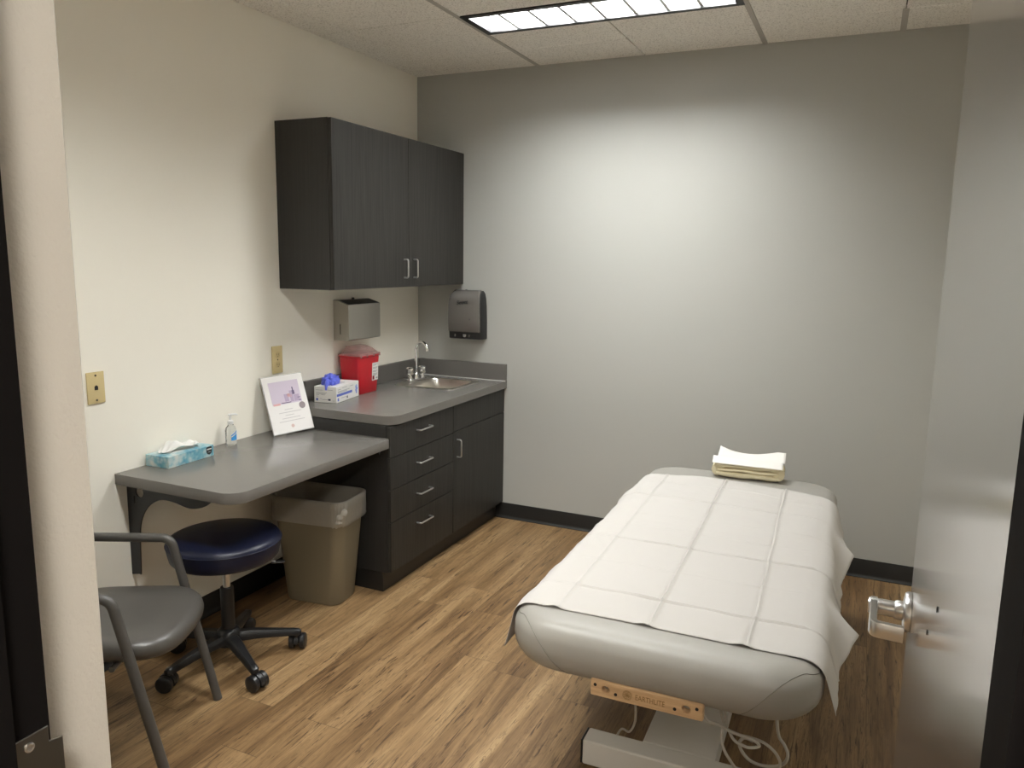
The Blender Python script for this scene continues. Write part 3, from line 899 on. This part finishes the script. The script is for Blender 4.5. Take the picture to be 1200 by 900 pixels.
# the tissue pulled up through the slot: two folded lobes
bm = bmesh.new()
NU, NV = 22, 14
grid = []
for i in range(NU + 1):
    u = i / NU * 2 - 1
    rowv = []
    for j in range(NV + 1):
        w_ = j / NV * 2 - 1
        y = u * .088 + .010 * w_
        lob = math.exp(-((u + .30) / .36) ** 2) * .034 + math.exp(-((u - .58) / .34) ** 2) * .022
        z = .006 + lob * (1 - .55 * w_ * w_) + .004 * math.sin(7 * w_ + 4 * u) * (1 - abs(u) * .5)
        x = w_ * (.030 + .008 * math.cos(2.5 * u)) * (1 - .45 * abs(u) ** 2.5) + .010 * math.sin(3 * u)
        rowv.append(bm.verts.new((x, y, max(z, .0016 + .001 * abs(w_)))))
    grid.append(rowv)
for i in range(NU):
    for j in range(NV):
        bm.faces.new((grid[i][j], grid[i + 1][j], grid[i + 1][j + 1], grid[i][j + 1]))
ts = obj('tissue', bm, M['tissue'], None, smooth=180)
ts.location = (.062, -1.962, DZ + BZh); ts.rotation_euler = (0, 0, R(4))
md = ts.modifiers.new('sheet', 'SOLIDIFY'); md.thickness = .0008
tag(ts, 'crumpled white tissue pulled up from the blue tissue box', 'tissue')

# ------------------------------------------------------------------ stool
st = thing('rolling_stool', 'round navy vinyl rolling stool on a black five caster base', 'stool', (.378, -2.050, 0), R(-26))
SR = .222
prof = [(.0, .432), (.172, .432), (.192, .436), (.202, .448), (.206, .468), (.212, .498), (.211, .508), (.203, .519), (.182, .526), (.10, .530), (.0, .531)]
obj('seat', lathe(bmesh.new(), prof, n=64, cap0=False, cap1=False), M['navy'], st, smooth=50)
obj('piping', tube(bmesh.new(), [(.2120 * math.cos(2 * PI * i / 64), .2120 * math.sin(2 * PI * i / 64), .503) for i in range(64)], .0022, 8, closed=True), M['navy'], st, smooth=180)
obj('seat_plate', lathe(bmesh.new(), [(.085, .420), (.085, .4315)], n=32), M['black_plastic'], st)
obj('gas_cylinder', lathe(bmesh.new(), [(.014, .25), (.014, .420)], n=24), M['nickel'], st, smooth=40)
obj('post', lathe(bmesh.new(), [(.026, .075), (.026, .300), (.024, .310), (.015, .311)], n=28), M['caster'], st, smooth=40)
obj('hub', lathe(bmesh.new(), [(.030, .070), (.048, .076), (.046, .125), (.036, .138), (.027, .142)], n=28), M['caster'], st, smooth=40)
bm = tube(bmesh.new(), [(.02, 0, .428), (.12, 0, .412), (.185, 0, .396)], [.004, .004, .004], 8)
lv = obj('height_lever', xform(bm, Matrix.Rotation(R(66), 4, 'Z')), M['nickel'], st, smooth=60)
bm = prism(bmesh.new(), rrect(.195, 0, .026, .012, .008, 4), .391, .397, .002, 2)
obj('paddle', xform(bm, Matrix.Rotation(R(66), 4, 'Z')), M['caster'], lv)
for k in range(5):
    Mz = Matrix.Rotation(2 * PI * k / 5, 4, 'Z')
    # spoke: tapered, sloping down to its end
    rings = []
    for r_, z_, hw, hh in ((.030, .102, .026, .020), (.09, .100, .023, .018), (.17, .090, .019, .015), (.245, .079, .016, .013), (.268, .076, .015, .012), (.276, .075, .010, .008)):
        rings.append([(r_, hw * a, z_ + hh * b) for a, b in ((-1, -.8), (-.7, -1), (.7, -1), (1, -.8), (1, .4), (.6, 1), (-.6, 1), (-1, .4))])
    leg = obj('leg', xform(loft(bmesh.new(), rings), Mz), M['caster'], st, smooth=45)
    # twin-wheel caster, trailing
    a = R((20, 70, 150, 215, 300)[k])
    Mc = Mz @ Matrix.Translation((.258, 0, 0)) @ Matrix.Rotation(a, 4, 'Z') @ Matrix.Scale(1.2, 4)
    bm = cyl(bmesh.new(), (0, 0, .045), (0, 0, .064), .0075)
    hood_pts = [(.012 + .0275 * math.cos(R(t_)), .0265 + .0275 * math.sin(R(t_))) for t_ in range(-10, 200, 15)] + [(.012 - .008, .0265), (.012 + .012, .0235)]
    prism(bm, hood_pts, -.007, .007, axis='y')
    cs = obj('caster', xform(bm, Mc), M['caster'], leg, smooth=35)
    for s in (-1, 1):
        bm = lathe(bmesh.new(), [(.008, .0), (.0235, .001), (.0262, .004), (.0262, .0165), (.022, .0195), (.010, .0205), (.0, .0205)], n=28, cap1=False)
        bm = xform(bm, Mc @ Matrix.Translation((.012, s * .0078, .0266)) @ Matrix.Rotation(-s * PI / 2, 4, 'X'))
        w_ = obj('wheel', bm, M['caster'], leg, smooth=40)

# ------------------------------------------------------------------ armchair
hd = R(28)
fv, sv_ = Vector((math.cos(hd), math.sin(hd), 0)), Vector((math.sin(hd), -math.cos(hd), 0))
CW = .49
org = Vector((.543, -2.279, 0)) + sv_ * (CW / 2) - fv * .26
ch = thing('armchair', 'grey armchair with a charcoal vinyl seat partly behind the doorway wall', 'chair', org, hd)
tr = .0155
for s in (1, -1):       # local y: +1 = far arm, -1 = near arm
    y = s * CW / 2
    pts = fillet([(.260 + (.02 if s < 0 else 0), y + s * .005, .001), (.128 + (.012 if s < 0 else 0), y, .615), (-.235, y, .622), (-.300, y - s * .015, .30), (-.335, y, .001)], .045, 7)
    af = obj('arm_frame', tube(bmesh.new(), pts, tr, 14), M['chair_frame'], ch, smooth=60)
for x in (.125, -.20):
    z = .392
    obj('crossbar', tube(bmesh.new(), [(x + .0, -CW / 2 + .008, z), (x, CW / 2 - .008, z)], .009, 10), M['chair_frame'], ch, smooth=60)
# seat pad: bowed front with rounded corners, soft edges
ol = []
for i in range(56):
    a = 2 * PI * i / 56
    cx_, cy_ = math.cos(a), math.sin(a)
    pw = 2 / 4.6
    x = math.copysign(abs(cx_) ** pw, cx_); yv = math.copysign(abs(cy_) ** pw, cy_)
    hw = .216 + .012 * (x + 1) / 2
    xx = (.215 if x > 0 else .215) * x + .035
    if x > 0: xx += .035 * (1 - yv * yv) * x
    ol.append((xx, hw * yv))
def sring(k, z, dz=0):
    return [((p[0] - .04) * k + .04, p[1] * k, z + .012 * ((p[0] - .04) ** 2 > .03) * 0 - .022 * max(0, (p[0] * k - .12) / .2) ** 2) for p in ol]
rings = [sring(.80, .402), sring(.955, .404), sring(.99, .414), sring(1.0, .428), sring(.985, .444), sring(.95, .454), sring(.86, .460), sring(.6, .457), sring(.3, .454), sring(.02, .453)]
obj('seat', loft(bmesh.new(), rings), M['chair_vinyl'], ch, smooth=60)
# curved back pad between the uprights, hidden behind the wall end from the doorway
bm = bmesh.new()
rings = []
for i in range(15):
    u = i / 14 * 2 - 1
    yb = u * (CW / 2 - .02); xb = -.285 - .05 * (1 - u * u)
    hw = .135 * (1 - .25 * abs(u) ** 3); tt = .020
    rings.append([(xb + tt * a - .10 * b * hw / .3, yb, .665 + hw * b) for a, b in ((-1, -.85), (-.6, -1), (.6, -1), (1, -.85), (1, 0), (1, .85), (.6, 1), (-.6, 1), (-1, .85), (-1, 0))])
obj('backrest', loft(bm, rings), M['chair_vinyl'], ch, smooth=60)

# ------------------------------------------------------------------ waste bin
wb = thing('waste_bin', 'khaki plastic waste bin under the desk beside the drawer cabinet', 'waste bin', (.318, -1.405, 0), R(7))
BH = .500
def br_(hx, hy, z, r=.055): return [(x, y, z) for x, y in rrect(0, 0, hx, hy, r, 8)]
TXh, TYh, BXb, BYb = .188, .122, .142, .098
lerp = lambda a, b, t_: a + (b - a) * t_
def bz(t_, dx=0.0): return br_(lerp(BXb, TXh, t_) + dx, lerp(BYb, TYh, t_) + dx, .002 + BH * t_, .055)
rings = [br_(BXb - .012, BYb - .012, .0008, .045), br_(BXb - .003, BYb - .003, .003, .052), bz(.03), bz(.35), bz(.70), bz(.95), bz(.952, .004), bz(1.0, .005), bz(1.0, -.003), bz(.95, -.004), bz(.5, -.004), bz(.06, -.006)]
obj('bin_body', loft(bmesh.new(), rings), M['bin'], wb, smooth=40)
# liner folded over the rim
ln = thing('bin_liner', 'clear plastic bag lining the khaki waste bin', 'bin liner', (.318, -1.405, 0), R(7))
bm = bmesh.new()
NN = 96
def lring(t_, dx, amp, ph):
    base_ = rrect(0, 0, lerp(BXb, TXh, t_) + dx, lerp(BYb, TYh, t_) + dx, .055, 23)
    out = []
    for i, (x, y) in enumerate(base_):
        a = 2 * PI * i / len(base_)
        w_ = amp * (mnoise.noise(Vector((math.cos(a) * 5 + ph, math.sin(a) * 5, t_ * 9))) + .5 * math.sin(23 * a + ph * 3))
        nrm = Vector((x, y)).normalized()
        zz_ = .002 + BH * t_ + (w_ * 1.5 if amp > .0025 else 0)
        out.append((x + nrm.x * (w_ + .0), y + nrm.y * w_, zz_))
    return out
rings = [lring(.30, -.020, .006, 5), lring(.55, -.014, .004, 3), lring(.80, -.010, .003, 2), lring(.97, -.0075, .001, 1), lring(1.010, -.0045, .0006, 1), lring(1.016, .002, .0006, 1), lring(1.008, .0085, .0008, 1), lring(.94, .0105, .0020, 2), lring(.88, .0125, .0024, 4), lring(.83, .0145, .0024, 6), lring(.80, .0165, .0024, 7), lring(.785, .0135, .0035, 8)]
o = obj('film', loft(bm, rings, False, False), M['bag'], ln, smooth=180)
# knot of gathered film on the right front corner
kx, ky = .176, -.118
kn = bmesh.new()
tube(kn, smooth_path([(kx + .030, ky + .012, .475), (kx + .012, ky - .004, .455), (kx, ky - .008, .432), (kx + .001, ky - .010, .412)], 5), [.006 + .0095 * abs(math.sin(i * .55 + .6)) for i in range(16)], 10)
obj('knot', kn, M['bag'], ln, smooth=180)

# ------------------------------------------------------------------ treatment bed
bed = thing('treatment_bed', 'light grey padded treatment bed on a pale lift base', 'treatment bed', (2.122, -1.484, 0), R(.9))
BL, BWh, BT, BTH = .909, .412, .632, .162      # half length, half width, top height, pad thickness
def super_rr(hx, hy, r, n=14): return rrect(0, 0, hx, hy, r, n)
levels = []   # (inset, z)
zb_ = BT - BTH
rt, rb = .055, .088
for i in range(9):          # under side going out
    a = PI / 2 * i / 8
    levels.append((rb * 1.15 * (1 - math.sin(a)), zb_ + rb * (1 - math.cos(a))))
for i in range(1, 9):
    a = PI / 2 * i / 8
    levels.append((rt * (1 - math.cos(a)), BT - rt + rt * math.sin(a)))
bm = bmesh.new()
rings = []
for ins, z in levels:
    rc = .135 - ins * .55
    rings.append([(x, y, z) for x, y in super_rr(BWh - ins, BL - ins, rc)])
last = rings[-1]
for k, z in ((.92, BT + .0015), (.6, BT + .002), (.2, BT + .002)):
    rings.append([(x * k, y * (BL - .2 + .2 * k) / BL, z) for x, y, _ in last])
loft(bm, rings)
bm.normal_update()
pad_bvh = BVHTree.FromBMesh(bm)
obj('pad', bm, M['bed_vinyl'], bed, smooth=60)
def hit(o_, d_):
    r_ = pad_bvh.ray_cast(Vector(o_), Vector(d_).normalized())
    return r_[0]
# corner seams at the foot end
def seam(pts2):
    out = []
    for x, z in smooth_path([(a, b, 0) for a, b in pts2], 6) and [(p.x, p.y) for p in smooth_path([(a, b, 0) for a, b in pts2], 6)]:
        h_ = hit((x, -2, z), (0, 1, 0))
        if h_ is not None: out.append(h_ + Vector((0, -.0003, 0)))
    return out
for s in (1, -1):
    pp = seam([(s * .402, .606), (s * .385, .612), (s * .365, .618), (s * .340, .614), (s * .315, .600), (s * .288, .572), (s * .262, .538), (s * .236, .505), (s * .222, .484)])
    if len(pp) > 2: obj('seam', tube(bmesh.new(), pp, .0011, 6), M['seam'], bed)
# deck under the pad
obj('deck', BX(-.13, .16, -BL + .24, BL - .24, zb_ - .030, zb_ - .0005, .004, 1), M['bed_base'], bed)
# maple end bar with holes and engraving
bar = bpy.data.objects.new('end_bar', None); COL.objects.link(bar); bar.parent = bed
bar.location = (-.006, -BL + .030, zb_ + .011)
BWb, BHb = .147, .0235
bm = bmesh.new(); es = []
def circ(cx_, cz_, r_, n=20): return [(cx_ + r_ * math.cos(2 * PI * i / n), cz_ + r_ * math.sin(2 * PI * i / n)) for i in range(n)]
loops = [[(-BWb, -BHb), (BWb, -BHb), (BWb, BHb), (-BWb, BHb)], circ(-.106, 0, .0095), circ(.104, 0, .0095)]
for lp in loops:
    vs = [bm.verts.new((x, -.014, z)) for x, z in lp]
    es += [bm.edges.new((vs[i], vs[(i + 1) % len(vs)])) for i in range(len(vs))]
bmesh.ops.triangle_fill(bm, use_beauty=True, edges=es)
r_ = bmesh.ops.extrude_face_region(bm, geom=list(bm.faces))
bmesh.ops.translate(bm, vec=(0, .024, 0), verts=[e for e in r_['geom'] if isinstance(e, bmesh.types.BMVert)])
ob = obj('bar', bm, M['maple'], bar)
bv = ob.modifiers.new('edge', 'BEVEL'); bv.width = .004; bv.segments = 2; bv.limit_method = 'ANGLE'; bv.angle_limit = R(60)
for x, z in ((-.134, .009), (-.078, -.006), (.076, -.006), (.131, .008)):
    bm = lathe(bmesh.new(), [(.0044, 0), (.0044, .0009)], n=14)
    obj('screw', xform(bm, Matrix.Translation((x, -.0142, z)) @ Matrix.Rotation(PI / 2, 4, 'X')), M['dark'], bar)
ET = Matrix.Rotation(PI / 2, 4, 'X')
text('lettering', 'EARTHLITE', .020, M['engrave'], bar, Matrix.Translation((.012, -.0146, -.001)) @ ET, .0003, 0, .78)
bm = bmesh.new()
for i in range(10):
    a = 2 * PI * i / 10
    c_ = Vector((-.047 + .0065 * math.cos(a), -.0147, .0 + .0065 * math.sin(a)))
    tube(bm, [c_ + Vector((.0062 * math.cos(2 * PI * k / 16), 0, .0062 * math.sin(2 * PI * k / 16))) for k in range(16)], .0004, 5, closed=False)
obj('emblem', bm, M['engrave'], bar)
# lift base: cross bars on the floor, spine plate and column
bx = lambda *a, **k: BX(*a, **k)
yb0 = -2.046 + 1.484
obj('foot_bar', BX(-.274, .290, yb0, yb0 + .075, .006, .090, .006, 2), M['bed_base'], bed)
obj('foot_bar', BX(-.274, .290, .46, .535, .006, .090, .006, 2), M['bed_base'], bed)
for s in (-1, 1):
    obj('end_cap', BX((.2935 if s > 0 else -.2775) - .003, (.2935 if s > 0 else -.2775) + .003, yb0 + .001, yb0 + .074, .007, .089, .002, 1), M['black_plastic'], bed)
obj('spine', BX(-.100, .128, yb0 + .0755, .4595, .020, .088, .006, 2), M['bed_base'], bed)
obj('column', BX(-.080, .108, -.20, .20, .0885, zb_ - .0305, .006, 2), M['bed_base'], bed)
for x in (-.26, .26):
    for y in (yb0 + .037, .497):
        obj('foot', lathe(bmesh.new(), [(.018, .0005), (.018, .0055)], (x, y, 0), 16), M['black_plastic'], bed)
# cords
def cord(pts, r_=.0034, n=7):
    return obj('cord', tube(bmesh.new(), smooth_path(pts, n), r_, 8), M['cord'], bed, smooth=180)
ZD = zb_ - .033
cord([(-.055, -.78, ZD + .02), (-.060, -.77, .40), (-.075, -.70, .29), (-.115, -.60, .185), (-.165, -.50, .12), (-.20, -.45, .04), (-.21, -.42, .005)], .0034)
cord([(.085, -.62, .468), (.100, -.68, .40), (0.122, -0.706, 0.355), (0.151, -0.694, 0.34), (0.174, -0.7, 0.337), (0.191, -0.714, 0.34), (0.223, -0.717, 0.336), (0.253, -0.703, 0.322), (0.265, -0.694, 0.307), (0.257, -0.702, 0.304), (0.238, -0.716, 0.307), (0.222, -0.715, 0.309), (0.207, -0.701, 0.304), (0.194, -0.694, 0.31), (0.188, -0.705, 0.33)], .0042)
cord([(.120, -.60, .468), (.150, -.66, .38), (0.174, -0.676, 0.324), (0.201, -0.664, 0.305), (0.239, -0.67, 0.308), (0.275, -0.684, 0.312), (0.302, -0.687, 0.297), (0.316, -0.673, 0.269), (0.319, -0.664, 0.246), (0.312, -0.672, 0.20), (0.295, -0.67, 0.13), (.27, -.64, .05), (.25, -.60, .006)], .0042)
cord([(0.243, -0.646, 0.284), (0.225, -0.634, 0.281), (0.213, -0.64, 0.277), (0.21, -0.654, 0.27), (0.22, -0.657, 0.25), (0.241, -0.643, 0.222), (0.272, -0.634, 0.211), (0.309, -0.642, 0.225), (0.331, -0.656, 0.251), (0.337, -0.655, 0.276), (0.326, -0.641, 0.293), (0.309, -0.634, 0.313), (.300, -.62, .36), (.295, -.59, .42), (.285, -.56, .472)], .0046)
cord([(.130, -.62, .468), (.165, -.68, .39), (0.177, -0.691, 0.341), (0.168, -0.679, 0.327), (0.165, -0.685, 0.311), (0.168, -0.699, 0.291), (0.179, -0.702, 0.266), (0.193, -0.688, 0.235), (0.212, -0.679, 0.20), (0.238, -0.67, 0.12), (.27, -.62, .03), (.31, -.56, .006)], .0042)

# disposable drape over the bed
cosb, sinb = math.cos(R(1.3)), math.sin(R(1.3))
U0L, U0R, V0, V1 = .520, .560, -.803, .720        # half width; local y range on the bed
NU, NV = 230, 270
FLAT = BWh - .055
def prof_pt(xl, flare, rr=.0575):
    """walk distance xl from the bed's centre line over the pad edge; returns x, z"""
    s = 1 if xl >= 0 else -1
    d_ = abs(xl)
    if d_ <= FLAT: return xl, BT + .0034
    e_ = d_ - FLAT
    amax = flare
    L = rr * amax
    if e_ <= L:
        a = e_ / rr
        return s * (FLAT + rr * math.sin(a)), BT + .0034 - rr * (1 - math.cos(a))
    q_ = e_ - L
    return s * (FLAT + rr * math.sin(amax) + q_ * math.cos(amax)), BT + .0034 - rr * (1 - math.cos(amax)) - q_ * math.sin(amax)
cross = [-.635, -.415, -.195, -.045, .100, .335, .560]
strong = (0, 2, 5)
longc = [-.254, 0.0, .254]
def crease_grid(a, b, n, lines):
    """even spacing plus tight rows of points either side of every fold line; gives (position, [(offset, line index)])"""
    vals = [a + (b - a) * k / n for k in range(n + 1)]
    for c_ in lines:
        vals = [q for q in vals if abs(q - c_) > .0105] + [c_ + d_ for d_ in (-.010, -.0065, -.0042, -.0022, 0, .0022, .0042, .0065, .010)]
    return sorted(q for q in vals if a <= q <= b)
def fold(d_, h, kind):
    """cross-section of a paper fold: a crisp ridge, or a ridge with a groove beside it"""
    ridge = max(0.0, 1 - abs(d_) / .0100) ** 1.3
    if kind == 0: return h * ridge
    return h * (max(0.0, 1 - abs(d_ - .0022) / .0090) ** 1.2 - .85 * max(0.0, 1 - abs(d_ + .0042) / .0055))
US = crease_grid(-U0L, U0R, 120, longc)
VS = crease_grid(V0, V1, 160, cross)
bm = bmesh.new(); G = []
for j, v0_ in enumerate(VS):
    rowv = []
    kc = min(range(len(cross)), key=lambda k: abs(v0_ - cross[k]))
    for i, u in enumerate(US):
        # the far edge sags away at both sides
        tv = (v0_ - V0) / (V1 - V0)
        v_ = v0_ - .115 * (u / .45) ** 2 * tv ** 3 * (1.0 if u > 0 else .75)
        xl = u - .026 - .014 * (v_ - V0)
        right = xl > 0
        if right:   # stiff folds swing out as points, the cloth between them hangs closer
            tips = max(max(0, 1 - abs(v_ - c_) / w2) for c_, w2 in ((-.405, .18), (.235, .24)))
            fl = R(72) - R(30) * tips ** 1.2
        else:
            tips = max(max(0, 1 - abs(v_ - c_) / .16) for c_ in (-.05, .40))
            fl = R(76) - R(14) * tips
        x, z = prof_pt(xl, fl)
        dz = 0
        for k, c_ in enumerate(longc):      # fold lines along the sheet
            if abs(u - c_) < .011: dz += fold(u - c_, (.0040, .0052, .0046)[k], (0, 1, 1)[k])
        dc = v0_ - cross[kc]
        if abs(dc) < .011:
            brk = .62 + .5 * mnoise.noise(Vector((u * 6, cross[kc] * 7, 8)))
            if u * (1 if kc % 2 else -1) > .26: brk *= .5
            dz += fold(dc, (.0052 if kc in strong else .0038) * brk, 1 if kc in strong else 0)
        # each panel between folds is a shallow pillow, with small crinkles
        pu = math.sin(PI * ((u + .508) / .254 % 1.0)); pv = math.sin(PI * ((v_ + .635) / .22 % 1.0))
        dz += .0034 * pu * pv
        n1 = mnoise.noise(Vector((u * 7, v_ * 5, 2)))
        dz += .0035 * (n1 + .6) + .0024 * (1 - abs(mnoise.noise(Vector((u * 13 + v_ * 4, v_ * 11, 6)))) * 2) * max(0, n1 + .2)
        dz += .0007 * mnoise.noise(Vector((u * 45, v_ * 45, 3)))
        dz += .014 * math.exp(-((u + .33) / .10) ** 2 - ((v_ - .36) / .10) ** 2) + .012 * math.exp(-((u - .34) / .08) ** 2 - ((v_ - .20) / .16) ** 2)
        near = min(1, (v0_ - V0) / .05)
        dz *= .18 + .82 * near
        nl = 0
        for c_ in longc: nl += .0075 * max(0, 1 - abs(u - c_ + .012) / .03) * max(0, 1 - (v0_ - V0) / .04)
        e_ = abs(xl) - FLAT
        y = v_ + .006 * mnoise.noise(Vector((u * 3, v_ * 2, 9))) + .004 * mnoise.noise(Vector((u * 5, cross[kc] * 9, 4)))
        x += .005 * mnoise.noise(Vector((v_ * 5, round(u * 4) * 2.3, 1)))
        if e_ > 0:
            wob = .008 * mnoise.noise(Vector((v_ * 9, u * 2, 3))) * min(1, e_ / .08)
            x += (1 if right else -1) * (max(dz, .0004) * .8 + abs(wob))
            z += max(dz, 0) * .25
        else:
            z = max(z + dz + nl, BT + .0030)
        rowv.append(bm.verts.new((x, y, z)))
    G.append(rowv)
for a_, b_ in zip(G, G[1:]):
    for i in range(len(US) - 1):
        bm.faces.new((a_[i], a_[i + 1], b_[i + 1], b_[i]))
dr = obj('drape_sheet', bm, M['drape'], None, smooth=35)
dr.location = bed.location; dr.rotation_euler = bed.rotation_euler
md = dr.modifiers.new('paper', 'SOLIDIFY'); md.thickness = .0010; md.offset = 1
tag(dr, 'white creased disposable drape spread over the grey treatment bed', 'drape sheet')

# folded towel with a paper cover on the head end
tw = thing('folded_towel', 'cream towel folded thick on the head end of the bed', 'towel', (2.140, -.652, BT + .0028), R(4))
bm = bmesh.new()
TWx, TWy = .134, .070
def fold_layer(z0, z1, dx, n=9):
    rings = []
    for i in range(21):
        u = i / 20 * 2 - 1
        x = u * (TWx - dx)
        hh = (z1 - z0) / 2 * (1 - .35 * abs(u) ** 8); zc = (z0 + z1) / 2 + .0018 * math.sin(5 * u + z0 * 90)
        ring = []
        for k in range(16):
            a = 2 * PI * k / 16
            ca, sa = math.cos(a), math.sin(a)
            ring.append((x, (TWy - .003 * abs(u) ** 4) * math.copysign(abs(ca) ** .35, ca), zc + hh * math.copysign(abs(sa) ** .8, sa)))
        rings.append(ring)
    loft(bm, rings)
fold_layer(.0005, .029, 0); fold_layer(.027, .046, .006); fold_layer(.044, .068, .001)
# end folds joining the layers
for s in (-1, 1):
    tube(bm, [(s * (TWx - .006), -TWy + .012, .034), (s * (TWx - .006), TWy - .012, .034)], .029, 12)
obj('towel_body', bm, M['towel'], tw, smooth=60)
def flap(name, label, x0, x1, y0, y1, loc, rz, zf):
    bm = bmesh.new(); g_ = []
    for i in range(25):
        r__ = []
        for j in range(13):
            u, w_ = i / 24, j / 12
            r__.append(bm.verts.new((lerp(x0, x1, u), lerp(y0, y1, w_), zf(u, w_))))
        g_.append(r__)
    for i in range(24):
        for j in range(12): bm.faces.new((g_[i][j], g_[i + 1][j], g_[i + 1][j + 1], g_[i][j + 1]))
    return bm
cv = thing('face_cradle_cover', 'white folded paper cover lying on top of the cream towel', 'paper cover', (2.138, -.655, BT + .074), R(4))
o = obj('front_flap', flap('', '', -.150, .150, -.085, -.045, 0, 0, lambda u, w_: .001 + (.026 - .034 * (1 - w_) + .006 * (1 - u)) * .7), M['paper'], cv, smooth=180)
md = o.modifiers.new('paper', 'SOLIDIFY'); md.thickness = .001
o = obj('back_flap', flap('', '', -.132, .158, -.044, .085, 0, 0, lambda u, w_: .004 + .030 * w_ * (1 - .9 * math.sin(PI * min(1, u * 1.15)) * .75) + .012 * (1 - w_) + .006 * math.exp(-((u - .0) / .12) ** 2) * w_), M['paper'], cv, smooth=180)
md = o.modifiers.new('paper', 'SOLIDIFY'); md.thickness = .001

# ------------------------------------------------------------------ camera, world, view
cam = bpy.data.cameras.new('camera'); co = bpy.data.objects.new('camera', cam); COL.objects.link(co)
yawc, pitch, roll, fpx = .4274, .1604, .0153, 901.18
fwd = Vector((-math.sin(yawc) * math.cos(pitch), math.cos(yawc) * math.cos(pitch), -math.sin(pitch)))
rt0 = Vector((math.cos(yawc), math.sin(yawc), 0)); up0 = rt0.cross(fwd)
rt1 = math.cos(roll) * rt0 + math.sin(roll) * up0; up1 = -math.sin(roll) * rt0 + math.cos(roll) * up0
co.matrix_world = frame((2.5621, -4.1797, 1.5907), rt1, up1, -fwd)
cam.sensor_fit = 'HORIZONTAL'; cam.sensor_width = 36.0; cam.lens = fpx / 1200 * 36.0; cam.clip_start = .02
scene.camera = co
w = bpy.data.worlds.new('world'); scene.world = w; w.use_nodes = True
w.node_tree.nodes['Background'].inputs[0].default_value = (.9, .92, 1, 1)
w.node_tree.nodes['Background'].inputs[1].default_value = 0.05
vs = scene.view_settings
vs.view_transform = 'Standard'; vs.look = 'None'; vs.exposure = 0.0; vs.gamma = 1.0; vs.use_curve_mapping = False
scene.cycles.max_bounces = 10; scene.cycles.diffuse_bounces = 6
scene.cycles.transparent_max_bounces = 12
scene.cycles.sample_clamp_indirect = 6.0
